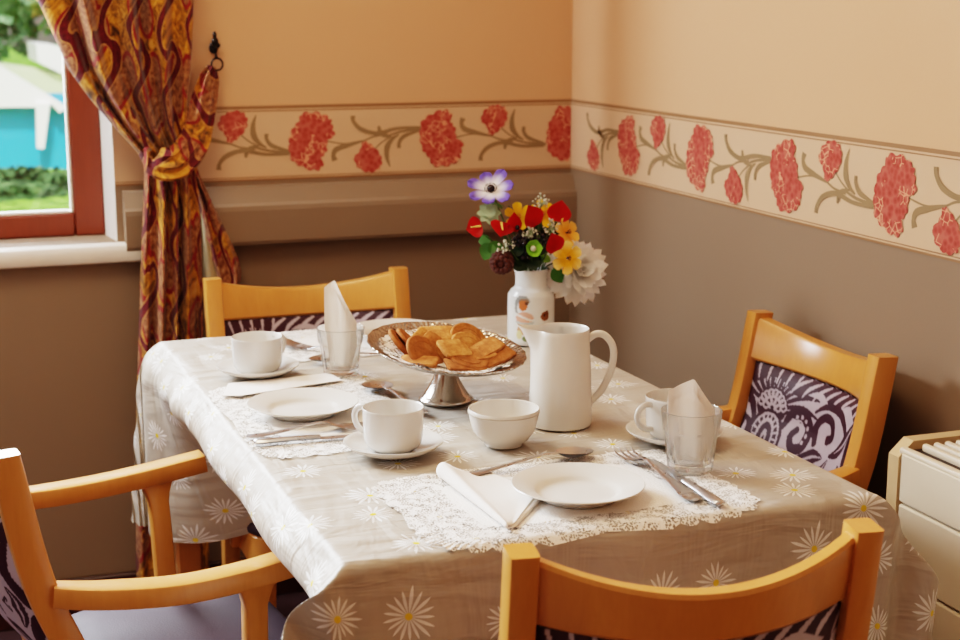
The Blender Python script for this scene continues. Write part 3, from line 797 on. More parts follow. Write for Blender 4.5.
def cloth_pos(u, v):
    hw, hd = HW - RC + .004, HD - RC + .004
    a = max(0, abs(u) - hw); c = max(0, abs(v) - hd); sx_ = 1 if u > 0 else -1; s2 = 1 if v > 0 else -1
    z0 = TT
    if a == 0 and c == 0:
        # soft packing creases
        zz = z0 + .0006 * math.sin(v * 9 + 1) * math.sin(u * 7) + .0005
        for cv in (-.33, -.02, .30): zz += .0022 * math.exp(-((v - cv - .01 * math.sin(u * 8)) / .006) ** 2)
        for cu in (-.262, .02,): zz += .0018 * math.exp(-((u - cu) / .005) ** 2)
        return (u, v, zz)
    if a > 0 and c == 0:
        if sx_ < 0:                  # the chair pushed in tucks the long left side under the table
            tuck = (1 - sstep(.32, .56, v)) * sstep(-.60, -.56, v)
            o_, d = lprof(a, tuck)
            return (-(hw + o_ + .003 * math.sin(v * 19 + 2) * min(1, a / .05) + .004 * math.sin(v * 47) * min(1, a / .08) * (v > .2)), v, z0 - d)
        o_, d = arc(a)
        wob = .004 * math.sin(v * 17) * min(1, d / .05)
        return (sx_ * (hw + o_ + .16 * max(0, d - .01) + wob), v, z0 - d)
    if c > 0 and a == 0:
        o_, d = arc(c); k = min(1, d / .2)
        near = math.exp(-((hw - abs(u)) / .07) ** 2)
        wob = (.010 * math.sin(u * 24 + (1.2 if s2 < 0 else 0)) + .006 * math.sin(u * 51 + 2)) * k * (1 - near) + .010 * math.sin((hw - abs(u)) * 85) * math.exp(-(hw - abs(u)) / .07) * k
        fl = .06 * d
        y = s2 * (hd + o_ + fl + wob)
        z = z0 - d
        if s2 > 0:      # the chair seat behind the table carries the hem
            w = sstep(-.30, -.24, u) * (1 - sstep(.20, .26, u))
            lim = .268
            if w > 0 and d > lim:
                e = d - lim; z = lerp(z, z0 - lim - .002 * math.sin(e * 80), w); y = lerp(y, y - e, w)
        return (u, y, z)
    # corners: the spare cloth folds into a fin along the long overhang
    ph = math.atan2(c, a)
    comp = (.08 if s2 > 0 else .42) if sx_ < 0 else .50
    if ph > PI / 4: so, sd, w = a, c, a / c
    else: so, sd, w = c, a, 1.0
    if sx_ < 0:
        po, pd = lprof(sd, 0.)
    else:
        po, pd = arc(sd); po += .16 * max(0, pd - .01)
    fo, fd = arc(sd)
    down = lerp(fd, pd, w); xx = hw + po * w + so * comp
    yy = hd + fo * (1 if ph > PI / 4 else c / a) + (.06 * sd + .012 * math.sin(so * 60 + sd * 8) * min(1, so / .03)) * (1 if ph > PI / 4 else c / a)
    if ph <= PI / 4: yy -= .25 * so * (1 - c / a) * 1.2
    return (sx_ * xx, s2 * yy, z0 - down * (1 - .03 * w))
us = np.concatenate([np.linspace(-HW - OL, -HW - .10, 30), np.linspace(-HW - .092, -HW + .012, 26), np.linspace(-HW + .018, HW - .018, 92), np.linspace(HW - .012, HW + OR_FRONT, 26)])
vs_ = np.concatenate([np.linspace(-HD - OF, -HD + .012, 52), np.linspace(-HD + .018, HD - .018, 160), np.linspace(HD - .012, HD + OB, 60)])
P, UV = [], []
for v in vs_:
    r, q = [], []
    for u in us:
        uu = u
        if u > HW + OR:     # the right overhang is longer only towards the front corner
            w = 1 - sstep(-.60, -.50, v); uu = HW + OR + (u - HW - OR) * w
        r.append(cloth_pos(uu, v)); q.append((uu + 3.013, v + 3.027))
    P.append(r); UV.append(q)
b = MB(); b.grid(P, 0, UV)
cl_ = b.build('tablecloth', M['cloth'], uv=True, sharp=75); cl_.location = (TCX, TCY, 0); cl_.rotation_euler = (0, 0, TR_)
tag(cl_, 'taupe wipe-clean tablecloth printed with white daisies, draped over the table', 'tablecloth')
md = cl_.modifiers.new('sub', 'SUBSURF'); md.levels = 1; md.render_levels = 1

# ------------------------------------------------------------------ doilies
TOP = TT + .0035
def doily(name, label, cx, cy, w, d, rz, z, mat=M['lace'], cat='placemat', nscal=44, border=.05, oval=False, conform=None):
    b = MB(); n = 440
    def outline(k, sc):
        a = 2 * PI * k / n; c, s_ = math.cos(a), math.sin(a); p = 1.0 if oval else .24
        x = w / 2 * math.copysign(abs(c) ** p, c); y = d / 2 * math.copysign(abs(s_) ** p, s_)
        return x, y
    # arc-length scallops
    L = [0]
    for k in range(n): 
        p, q = outline(k, 1), outline(k + 1, 1); L.append(L[-1] + math.hypot(p[0] - q[0], p[1] - q[1]))
    rings, cols = [], []
    fs = [0, .3, .6, 1 - 2 * border / min(w, d) - .01, 1 - 2 * border / min(w, d), .9, .95, 1.0]
    for f in fs:
        r, cc = [], []
        for k in range(n):
            x, y = outline(k, 1); s_ = 1 + (.042 * abs(math.sin(L[k] / L[-1] * PI * nscal)) ** .7 - .034) * (f > .97)
            f2 = max(f, .002)
            zz = .0006 * math.sin(k * .7) * (f > .9)
            r.append((x * f2 * s_, y * f2 * s_, zz)); e = 1.0 if f >= 1 - 2 * border / min(w, d) - .001 else 0.0
            cc.append((e, e, e, 1))
        rings.append(r); cols.append(cc)
    b.grid(rings, 0, [[(p[0] + 1, p[1] + 1) for p in r] for r in rings], cols, close=True)
    o = b.build(name, mat, uv=True, col=True); o.location = (cx, cy, z); o.rotation_euler = (0, 0, rz)
    if cat == 'placemat':
        for v in o.data.vertices:
            dd = max(0, (TCY - HD + RC - .002) - (cy + v.co.y)); v.co.z -= dd * dd / (2 * RC) * .9
    tag(o, label, cat); return o
doily('lace_placemat', 'white lace paper placemat under the front plate and triangular napkin', .718, 1.657, .438, .276, .02, TOP)
doily('lace_placemat', 'white lace paper placemat under the plate at left of the table', .522, 2.136, .262, .42, .02, TOP)
doily('lace_placemat', 'white lace paper placemat at the far end before the rear chair', .71, 2.605, .42, .25, .02, TOP)
DZ = TOP + .0012

# ------------------------------------------------------------------ crockery
def plate(label, x, y, R=.0825):
    b = MB(); prof = [(.001, .004), (.030, .004), (.044, .0045), (.049, .006), (.052, .0085), (.056, .0105), (.066, .0135), (.080, .0185), (.0822, .0190), (.0828, .0182), (.0815, .0172), (.066, .0105), (.052, .0045), (.048, .0), (.044, .0), (.043, .002), (.001, .002)]
    k = R / .0825; b.lathe([(r * k, z * k) for r, z in prof], 72)
    o = b.build('side_plate', M['ceramic'], sharp=50); fixn(o); o.location = (x, y, DZ); return tag(o, label, 'plate', 'white side plates')
plate('empty white plate at the front, between triangular napkin and fork', .729, 1.637)
plate('empty white plate on the lace mat at the left side', .502, 2.138)
plate('white plate at the far end, partly behind the cake stand', .786, 2.60)
def saucer(label, x, y, z=TOP):
    b = MB(); prof = [(.001, .004), (.024, .004), (.026, .0052), (.030, .006), (.045, .009), (.062, .0155), (.0665, .0185), (.0682, .0185), (.0680, .0172), (.060, .011), (.044, .004), (.030, .0008), (.028, 0), (.026, 0), (.025, .002), (.001, .002)]
    b.lathe(prof, 64); o = b.build('saucer', M['ceramicw'], sharp=50); fixn(o); o.location = (x, y, z); return tag(o, label, 'saucer', 'white saucers')
def cup_parts(label, x, y, z, ha):
    t = thing('teacup', label, 'cup', (x, y, z), ha, 'white teacups')
    b = MB(); prof = [(.001, .003), (.020, .003), (.022, 0), (.026, 0), (.028, .003), (.034, .006), (.0385, .012), (.0405, .022), (.0415, .058), (.0420, .0600), (.0412, .0612), (.0398, .0600), (.0388, .022), (.036, .012), (.028, .008), (.001, .007)]
    b.lathe(prof, 64); o = b.build('body', M['ceramicw'], t, sharp=50); fixn(o)
    b = MB(); pts = smooth_path([(.0395, 0, .052), (.050, 0, .0545), (.0605, 0, .050), (.0650, 0, .040), (.0615, 0, .028), (.052, 0, .0205), (.0395, 0, .0185)], 6)
    b.sweep(pts, .0085, .006, up=(0, 1, 0), rb=.0028); o = b.build('handle', M['ceramicw'], t, sharp=50); fixn(o)
    return t
saucer('white saucer under the teacup at front left of centre', .570, 1.898)
cup_parts('white teacup left of the sugar bowl, spoon behind it', .570, 1.898, TOP + .0045, math.radians(128))
saucer('white saucer under the teacup at the far left corner', .490, 2.405)
cup_parts('white teacup at the far left corner, beside the left tumbler', .490, 2.405, TOP + .0045, math.radians(35))
saucer('white saucer behind the right-hand tumbler', .957, 1.820)
cup_parts('white teacup behind the right-hand tumbler', .957, 1.820, TOP + .0045, math.radians(190))
bw = thing('sugar_bowl', 'white footed bowl with a thin grey rim line in the middle of the table', 'bowl', (.727, 1.888, TOP))
b = MB(); prof = [(.001, .003), (.022, .003), (.023, 0), (.026, 0), (.027, .004), (.034, .009), (.043, .022), (.0475, .040), (.0492, .0500), (.0500, .0500), (.0500, .0512), (.0494, .0512), (.0494, .0555), (.0488, .0562), (.0475, .0555), (.0455, .040), (.040, .022), (.030, .010), (.001, .007)]
b.lathe([(r, z * .93) for r, z in prof], 72); o = b.build('body', M['ceramic'], bw, sharp=50); fixn(o)
b = MB(); b.lathe([(.0494, .0463), (.0503, .0466), (.0503, .0476), (.0494, .0479)], 72); b.build('rim_line', M['greyline'], bw)
# jug
jg = thing('milk_jug', 'tall white jug with looped handle in front of the flower vase', 'jug', (.844, 1.962, TOP), math.radians(-21))
b = MB(); n = 72
prof = [(r, z * 1.065) for r, z in [(.001, .006), (.040, .006), (.042, 0), (.0450, 0), (.0462, .004), (.0458, .03), (.0440, .07), (.0418, .105), (.0408, .126), (.0410, .1315), (.0400, .1330), (.0388, .1315), (.0385, .126), (.0395, .105), (.042, .05), (.043, .012), (.001, .010)]]
def jrf(r, z, a):
    d = abs((a - PI + PI) % (2 * PI) - PI)      # angle away from -x
    d = abs(((a - PI) + PI) % (2 * PI) - PI)
    k = max(0, (z - .095) / .038); return r + (.016 * k * k * math.exp(-(d / .33) ** 2) if r > .03 else 0) - (.003 * k * math.exp(-((d - .65) / .25) ** 2) if r > .03 else 0)
b.lathe(prof, n, rf=jrf)
b.v = [(x, y, z + (.004 * math.exp(-((y) / .012) ** 2) * max(0, (z - .12) / .013) if x < -.035 else 0)) for x, y, z in b.v]
o = b.build('body', M['ceramic'], jg, sharp=60); fixn(o)
b = MB(); b.sweep(smooth_path([(.037, 0, .124), (.050, 0, .133), (.063, 0, .131), (.074, 0, .117), (.076, 0, .097), (.070, 0, .072), (.058, 0, .048), (.0425, 0, .032)], 7), .0105, .0072, up=(0, 1, 0), rb=.0034); o = b.build('handle', M['ceramic'], jg, sharp=50); fixn(o)

# ------------------------------------------------------------------ cutlery
def strip(b, prof, th=.0022):
    """prof: (s, halfwidth, z) along +x; a thin bar"""
    b.loft([[(s, -w, z), (s, -w * .6, z + th * .5), (s, w * .6, z + th * .5), (s, w, z), (s, w * .6, z - th * .5), (s, -w * .6, z - th * .5)] for s, w, z in prof])
def fork(label, tip, ang, L=.185, z=None, pitch=0.):
    t = thing('fork', label, 'fork', (tip[0], tip[1], z or DZ + .0015), ang, 'table forks')
    t.scale = (1, 1.22, 1.25)
    if pitch: t.rotation_euler = (0, pitch, ang)
    # tip at origin, body along -x
    b = MB(); strip(b, [(-L, .0045, .002), (-L + .004, .0085, .002), (-L + .02, .0095, .0022), (-L + .05, .0065, .004), (-.105, .0035, .008), (-.085, .0028, .010), (-.072, .0034, .009), (-.064, .0075, .006)]); o = b.build('handle', M['steel'], t, sharp=60); fixn(o)
    b = MB(); strip(b, [(-.0655, .0068, .0064), (-.058, .0112, .0045), (-.050, .0125, .003), (-.047, .0127, .0027)])
    for k in range(4):
        y = -.0105 + .007 * k; strip2 = [(-.049, .0026, .0028), (-.030, .0021, .0014), (-.012, .0017, .0016), (0, .0009, .0036)]
        b.loft([[(s, y - w, z_), (s, y, z_ + .001), (s, y + w, z_), (s, y, z_ - .001)] for s, w, z_ in strip2])
    o = b.build('tines', M['steel'], t, sharp=60); fixn(o); return t
def knife(label, tip, ang, L=.205):
    t = thing('table_knife', label, 'knife', (tip[0], tip[1], DZ + .0015), ang, 'table knives')
    b = MB(); b.loft([[(s, -w1, .0015), (s, (w2 - w1) * .3, .0027), (s, w2, .0018), (s, (w2 - w1) * .3, .0005)] for s, w1, w2 in ((0, .0005, .0006), (-.008, .0065, .003), (-.03, .0092, .0055), (-.07, .0098, .0065), (-.10, .0085, .0065), (-.108, .005, .005))]); o = b.build('blade', M['steel'], t, sharp=60); fixn(o)
    b = MB(); strip(b, [(-.107, .0042, .003), (-.114, .0055, .0035), (-.15, .0062, .0038), (-L + .02, .0085, .0038), (-L + .004, .0078, .0038), (-L, .004, .0038)], .006); o = b.build('handle', M['steel'], t, sharp=60); fixn(o); return t
def spoon(label, tip, ang, L=.185, bw_=.0195, bl=.058, z=None):
    t = thing('dessert_spoon', label, 'spoon', (tip[0], tip[1], z or DZ + .0015), ang, 'dessert spoons')
    b = MB(); strip(b, [(-L, .0045, .003), (-L + .005, .0088, .003), (-L + .022, .0092, .0034), (-L + .06, .005, .0055), (-bl - .02, .0032, .012), (-bl + .004, .0045, .010)]); o = b.build('handle', M['steel'], t, sharp=60); fixn(o)
    b = MB(); rings = []
    for lay in (0, 1):
        G = []
        for i in range(13):
            f = i / 12; G.append([])
            for j in range(28):
                a = 2 * PI * j / 28; x = -bl / 2 + bl / 2 * f * math.cos(a); y = bw_ * f * math.sin(a) * (1 + .10 * math.cos(a))
                zz = .0005 + .0085 * f * f * (.9 + .25 * (-math.cos(a))) - lay * .001
                G[-1].append((x, y, zz + .001))
        b.grid(G, close=True)
    o = b.build('bowl', M['steel'], t, sharp=60); fixn(o); return t
def dirang(a, c): return math.atan2(c[1] - a[1], c[0] - a[0])
fork('steel fork right of the front plate, tines to the jug', (.862, 1.790), dirang((.853, 1.545), (.862, 1.79)), .225)
knife('steel knife right of the front fork, near the right-hand tumbler', (.879, 1.745), dirang((.874, 1.540), (.879, 1.745)), .208)
spoon('steel spoon lying behind the front plate, handle towards the left', (.818, 1.795), dirang((.618, 1.752), (.818, 1.795)), .205)
fork('steel fork in front of the left plate, half under the saucer', (.585, 2.034), dirang((.395, 2.030), (.585, 2.034)), .19)
knife('steel knife in front of the left plate, nearest the camera of that setting', (.598, 1.985), dirang((.40, 1.996), (.598, 1.985)), .2)
spoon('steel spoon behind the front left teacup, bowl in view', (.640, 2.262), dirang((.672, 2.05), (.640, 2.262)), .2, .0235, .066)
fork('steel fork between the far left teacup and the left tumbler', (.622, 2.543), dirang((.52, 2.70), (.622, 2.543)), .19)
spoon('steel spoon right of the left tumbler, below the far plate', (.588, 2.452), dirang((.79, 2.44), (.588, 2.452)), .205)

# ------------------------------------------------------------------ tumblers with paper napkins
def tumbler(label, x, y, h=.082):
    b = MB(); n = 72
    def rf(r, z, a):
        if r > .026 and z < .056:      # facets below the shoulder
            m = 9; q = (a % (2 * PI / m)) - PI / m
            return r * (math.cos(PI / m) / math.cos(q)) * 1.02
        return r
    prof = [(.001, .003), (.022, .003), (.025, 0), (.0285, 0), (.0295, .003), (.0300, .008), (.0345, .054), (.0362, .056), (.0372, .058), (.0398, .0815), (.0400, .0832), (.0388, .0838), (.0380, .0825), (.0352, .058), (.0330, .054), (.0275, .014), (.022, .0115), (.001, .011)]
    b.lathe([(r, z * h / .0838) for r, z in prof], n, rf=lambda r, z, a: rf(r, z, a) if r > .0284 and z > 0 else r)
    o = b.build('tumbler', M['glass'], sharp=35); fixn(o); o.location = (x, y, TOP); return tag(o, label, 'glass', 'glass tumblers')
tumbler('clear glass tumbler at the right side in front of a teacup, with napkin', .914, 1.692)
tumbler('clear glass tumbler near the far left teacup, holding a pointed napkin', .621, 2.362, .080)
def napkin_in(label, x, y, rz, top, w, zig):
    """a folded napkin standing in a tumbler: pleated layers with a slanting top edge"""
    b = MB()
    for lay, (off, dz) in enumerate(((0, 0), (.006, -.006), (-.006, -.016))):
        P = []; nc = 24
        for i in range(15):
            r = []
            for j in range(nc + 1):
                s_ = j / nc; ww = w * lerp(.62, 1.0, min(1, i / 8)); tp = float(np.interp(s_, [p[0] for p in top], [p[1] for p in top])) + dz
                z = lerp(.016, tp, i / 14); xx = (s_ - .5) * ww; yy = zig * math.sin(s_ * PI * 2.1 + .4) * lerp(.7, 1, i / 14) + off * (1 - .7 * i / 14) * 1.4
                r.append((xx, yy, z))
            P.append(r)
        b.grid(P)
    o = b.build('paper_napkin', M['paper'], sharp=60); o.location = (x, y, TOP); o.rotation_euler = (0, 0, rz)
    return tag(o, label, 'napkin', 'white paper napkins')
napkin_in('white paper napkin standing in the right-hand tumbler', .914, 1.692, math.radians(-20), [(0, .106), (.12, .109), (.52, .124), (.80, .098), (1.0, .080)], .062, .006)
napkin_in('white paper napkin standing in a tall point in the left tumbler', .621, 2.362, math.radians(-20), [(0, .146), (.10, .150), (.34, .158), (.6, .130), (1.0, .088)], .052, .006)
# flat napkins
def flat_napkin(label, layers, loc):
    b = MB()
    for L in layers:
        n = len(L); up = [(p[0] - loc[0], p[1] - loc[1], p[2]) for p in L]; dn = [(p[0], p[1], p[2] - .0012) for p in up]
        b.add(up + dn, [tuple(range(n)), tuple(range(n, 2 * n))[::-1]] + [(i, i + n, (i + 1) % n + n, (i + 1) % n) for i in range(n)])
    o = b.build('paper_napkin', M['paper'], smooth=False); fixn(o); o.location = (loc[0], loc[1], DZ); return tag(o, label, 'napkin', 'white paper napkins')
# front: a sheet folded to a triangle, the left fold rolled up
def rolled():
    b = MB(); A, B_, Cc = Vector((.588, 1.784, 0)), Vector((.600, 1.572, 0)), Vector((.690, 1.690, 0))
    D = Vector((.655, 1.79, 0)); P = []
    for i in range(25):
        f = i / 24; base = A.lerp(B_, f); far = D.lerp(Cc, min(1, f * 1.5)) if f < .62 else Cc.lerp(B_ + Vector((.012, .012, 0)), (f - .62) / .38)
        r = []
        R = lerp(.0105, .003, f)
        for j in range(25):
            g = j / 24
            if g < .4:
                a = -PI * .5 + g / .4 * PI * 1.15; d = (far - base).normalized()
                p = base + d * (R - R * math.cos(a)) * .9 - d * R * .4; z = R + R * math.sin(a)
                p = p + d * 0
                r.append((p.x, p.y, z + .0015))
            else:
                h = (g - .4) / .6; p = (base + (far - base).normalized() * R * 1.3).lerp(far, h)
                zz = lerp(1.75 * R, .002, min(1, h * 1.6) ** .7) + .001
                r.append((p.x, p.y, zz))
        P.append(r)
    P = [[(x - .62, y - 1.68, z) for x, y, z in r] for r in P]
    b.grid(P)
    under = [(.600, 1.575), (.612, 1.578), (.704, 1.690), (.692, 1.704)]
    b.add([(x - .62, y - 1.68, .0012) for x, y in under], [(0, 1, 2, 3)])
    o = b.build('paper_napkin', M['paper'], sharp=70); o.location = (.622, 1.658, DZ); md = o.modifiers.new('thickness', 'SOLIDIFY'); md.thickness = .0008; md.offset = 1
    return tag(o, 'white paper napkin folded to a triangle left of the front plate', 'napkin', 'white paper napkins')
rolled()
flat_napkin('white paper napkin lying flat between left plate and far left saucer', [[(.405, 2.270, .0022), (.600, 2.362, .0030), (.430, 2.350, .0025)], [(.430, 2.262, .0040), (.606, 2.305, .0040), (.600, 2.362, .0045), (.405, 2.272, .0042)]], (.5, 2.31))

# ------------------------------------------------------------------ cake stand, paper doily and biscuits
SX, SY = .728, 2.140
SH, ST = .070, math.radians(5.0)
PT = Matrix.Translation((0, 0, SH)) @ Matrix.Rotation(ST, 4, 'Y') @ Matrix.Rotation(math.radians(7), 4, 'X')
st = thing('cake_stand', 'tilted silver pedestal cake stand holding a heap of biscuits', 'cake stand', (SX, SY, TOP))
b = MB(); b.M = PT; n = 96
prof = [(.001, -.004), (.03, -.004), (.07, .000), (.105, .008), (.117, .0135), (.1205, .0165), (.1225, .0170), (.1230, .0150), (.118, .0110), (.105, .0045), (.07, -.0045), (.03, -.0085), (.016, -.010), (.001, -.010)]
b.lathe(prof, n, rf=lambda r, z, a: r * (1 + (.006 * math.sin(a * 26) if r > .115 else 0)))
o = b.build('dish', M['silver'], st, sharp=60); fixn(o)
b = MB(); prof = [(.001, .0), (.0405, .0), (.0425, .003), (.0420, .006), (.037, .010), (.034, .015), (.028, .026), (.0205, .042), (.0150, .060), (.0132, .072), (.0140, .078), (.018, .081), (.001, .083)]
b.lathe(prof, 48, rf=lambda r, z, a: r * (1 + .012 * math.sin(a * 12) * (.01 < z < .07)))
b.v = [(x + (z / .083) ** 3 * .001, y, z * .86) for x, y, z in b.v]
o = b.build('pedestal', M['silverp'], st, sharp=60); fixn(o)
def on_dish(x, y, z): return Matrix.Translation((SX, SY, TOP)) @ PT @ Vector((x, y, z))
dl = doily('paper_doily', 'round white lace doily lining the cake stand', 0, 0, .208, .208, 0, 0, M['lace2'], 'doily', 30, .045, True)
dl.matrix_world = Matrix.Translation((SX, SY, TOP)) @ PT
for v in dl.data.vertices:
    r = math.hypot(v.co.x, v.co.y); a = math.atan2(v.co.y, v.co.x)
    v.co.z = float(np.interp(r, [0, .03, .07, .105, .117], [-.0025, -.0025, .0018, .0105, .0160])) + (.006 * max(0, math.sin(a * 5 + .4)) ** 4 if r > .1 else 0)
BIS = 'biscuits heaped on the cake stand'
def rect_biscuit(label, m, w=.058, d=.036, h=.0068, mat='bisc3'):
    b = MB(); n = 64; rings = []
    for k, z in ((.94, 0), (1, .0015), (1, h - .0015), (.95, h), (.5, h + .0004), (.02, h + .0006)):
        r = []
        for i in range(n):
            a = 2 * PI * i / n; c, s_ = math.cos(a), math.sin(a)
            x = w / 2 * math.copysign(abs(c) ** .3, c); y = d / 2 * math.copysign(abs(s_) ** .3, s_); q = 1 + .018 * math.sin(i * PI / 2)
            r.append((x * k * q, y * k * q, z))
        rings.append(r)
    b.loft(rings)
    for i in range(4):
        for j in range(3):
            b.ball((-w * .33 + w * .22 * i, -d * .27 + d * .27 * j, h + .0003), (.0013, .0013, .0006), 6, 4)
    o = b.build('biscuit', M[mat], sharp=50); o.matrix_world = m; return tag(o, label, 'biscuit', BIS)
def round_biscuit(label, m, R=.031, h=.0072, mat='bisc2'):
    b = MB(); b.lathe([(.001, 0), (R * .9, 0), (R * .98, .0015), (R, .0035), (R * .97, h - .001), (R * .9, h), (R * .86, h - .0004), (R * .4, h), (.001, h)], 48, rf=lambda r, z, a: r * (1 + .008 * math.sin(a * 24)))
    b.lathe([(R * .62, h + .0), (R * .64, h + .0008), (R * .66, h)], 40)
    o = b.build('biscuit', M[mat], sharp=50); fixn(o); o.matrix_world = m; return tag(o, label, 'biscuit', BIS)
def BM(x, y, z, rx=0, ry=0, rz=0):
    return Matrix.Translation((SX, SY, TOP)) @ PT @ Matrix.Translation((x, y - .004, z * .62)) @ Euler((math.radians(rx * .75), math.radians(ry * .75), math.radians(rz)), 'XYZ').to_matrix().to_4x4()
# bottom layer
round_biscuit('round brown biscuit leaning at the far left of the heap', BM(-.066, .028, .012, 20, 52, 10))
round_biscuit('round brown biscuit, second from left in the heap', BM(-.050, .034, .014, 14, 50, 8))
round_biscuit('round brown biscuit leaning at the left front of the heap', BM(-.042, -.012, .012, 32, 40, -12), .034)
rect_biscuit('flat biscuit at the front left edge of the doily', BM(-.056, -.036, .004, 6, -8, -28), mat='bisc')
rect_biscuit('long pale biscuit stood on edge left of the topmost one', BM(-.022, .018, .016, 40, 44, -30), .066, .036)
rect_biscuit('pale biscuit on edge just right of the leaning round ones', BM(-.012, .006, .014, 40, 40, -34), .066, .036, mat='bisc')
rect_biscuit('flat biscuit at the bottom front of the heap', BM(.010, -.056, .006, 12, 3, 2), .062, .036, mat='bisc2')
round_biscuit('round biscuit lying under the front middle of the heap', BM(.020, -.040, .014, 14, 6, 0), .032)
rect_biscuit('square biscuit in the centre front of the heap, stamped face up', BM(.002, -.022, .030, 24, 2, 14), .048, .042)
rect_biscuit('large golden biscuit on top of the heap at the back', BM(-.004, .036, .036, 16, -2, 6), .062, .042)
round_biscuit('round golden biscuit leaning at the back right of the heap', BM(.044, .032, .022, 54, 10, 12), .034, mat='bisc')
round_biscuit('round biscuit behind the square one, right of centre', BM(.034, .004, .020, 46, 6, 10), .030, mat='bisc3')
rect_biscuit('upper of two thin biscuits lying at the right front', BM(.052, -.020, .028, 12, -22, 26), .066, .034, mat='bisc')
rect_biscuit('lower of two thin biscuits lying at the right front', BM(.064, -.034, .016, 14, -18, 24), .070, .036, mat='bisc2')
rect_biscuit('thick biscuit at right of the square one, low in the heap', BM(.040, -.028, .021, 20, -10, 14), .052, .036, mat='bisc')

# ------------------------------------------------------------------ vase
VX, VY = 1.010, 2.488
b = MB(); prof = [(.001, .004), (.036, .004), (.038, 0), (.0405, .001), (.0420, .006), (.0425, .02), (.0425, .080), (.0415, .089), (.037, .097), (.0315, .101), (.0290, .105), (.0285, .120), (.0290, .1285), (.0308, .131), (.0308, .134), (.0290, .1355), (.0270, .134), (.0262, .12), (.0265, .105), (.034, .094), (.039, .08), (.039, .01), (.001, .008)]
dense = []
for i in range(len(prof) - 1):
    k = max(1, int(abs(prof[i + 1][1] - prof[i][1]) / .0015)); dense += [(lerp(prof[i][0], prof[i + 1][0], j / k), lerp(prof[i][1], prof[i + 1][1], j / k)) for j in range(k)]
dense.append(prof[-1])
b.lathe(dense, 160)
va = b.build('flower_vase', M['vasec'], sharp=50); fixn(va)
W_ = np.array(C4(234, 238, 238)); ca = va.data.color_attributes.new('Col', 'FLOAT_COLOR', 'POINT'); cols = []
a0 = math.atan2(-VY, -VX)        # towards the camera
def pat(s_, z):                  # s_: metres right of the camera-facing line, z height
    c = W_
    def e(cx, cz, rx, rz): return ((s_ - cx) / rx) ** 2 + ((z - cz) / rz) ** 2
    wob = .0015 * math.sin(s_ * 900) * math.cos(z * 700)
    if e(-.016, .072, .016, .021) + wob * 60 < 1 and e(-.012, .068, .014, .018) > 1: c = np.array(C4(150, 152, 150))
    if e(-.013, .081, .010, .006) < 1: c = np.array(C4(150, 120, 96))
    if e(-.015, .074, .0085, .0095) < 1: c = np.array(C4(206, 118, 66))
    if e(-.008, .078, .004, .003) < 1: c = np.array(C4(104, 72, 50))
    if e(-.012, .050, .017, .013) + wob * 40 < 1: c = np.array(C4(226, 176, 156))
    if abs(z - .052 + (s_ + .012) * .35) < .0018 and -.03 < s_ < .004: c = np.array(C4(240, 240, 236))
    if abs(z - .041 - (s_ + .012) ** 2 * 9) < .0022 and -.03 < s_ < .006: c = np.array(C4(196, 206, 206))
    if e(-.010, .030, .016, .010) < 1: c = np.array(C4(206, 160, 124))
    if e(-.022, .020, .006, .008) < 1: c = np.array(C4(226, 220, 170))
    if e(-.008, .014, .008, .006) < 1: c = np.array(C4(120, 140, 96))
    if e(.000, .019, .005, .005) < 1: c = np.array(C4(190, 70, 70))
    if e(.027, .054, .009, .0085) + wob * 60 < 1: c = np.array(C4(142, 92, 54))
    if e(.031, .060, .004, .005) < 1: c = np.array(C4(120, 74, 44))
    if e(.026, .056, .002, .002) < 1: c = np.array(C4(60, 40, 30))
    return c
for v in va.data.vertices:
    x, y, z = v.co; r = math.hypot(x, y); c = W_
    if r > .040 and .004 < z < .095:
        da = (math.atan2(y, x) - a0 + PI) % (2 * PI) - PI
        if abs(da) < 1.4: c = pat(.0425 * da, z)
    cols.append(tuple(c))
ca.data.foreach_set('color', np.array(cols, dtype=np.float32).ravel())
va.location = (VX, VY, TOP); tag(va, 'white ceramic vase painted with an orange-breasted bird, full of flowers', 'vase')

# ------------------------------------------------------------------ flowers
NECK = Vector((VX, VY, TOP + .125))
def flow(name, label, cat, head, group=None):
    return thing(name, label, cat, tuple(head), 0, group)
def stem(t, head, r=.0014, spread=.35, mat='stem'):
    h = Vector(head); q = (h - NECK); q.z = 0
    lim = .017; qq = q.normalized() * min(lim, q.length * spread) if q.length > 1e-5 else q
    p1 = NECK + qq; p0 = NECK + Vector((-qq.x * .5, -qq.y * .5, -.085))
    b = MB(); b.M = Matrix.Translation(-h); b.tube(smooth_path([tuple(p0), tuple(p1), tuple(p1.lerp(h, .55) + Vector((0, 0, .006))), tuple(h)], 6), r, 6)
    return b.build('stem', M[mat], t)
def frame_to(n_, upv=(0, 0, 1)):
    z = Vector(n_).normalized(); x = Vector(upv).cross(z)
    if x.length < 1e-4: x = Vector((1, 0, 0))
    x.normalize(); y = z.cross(x); return Matrix((x, y, z)).transposed().to_4x4()
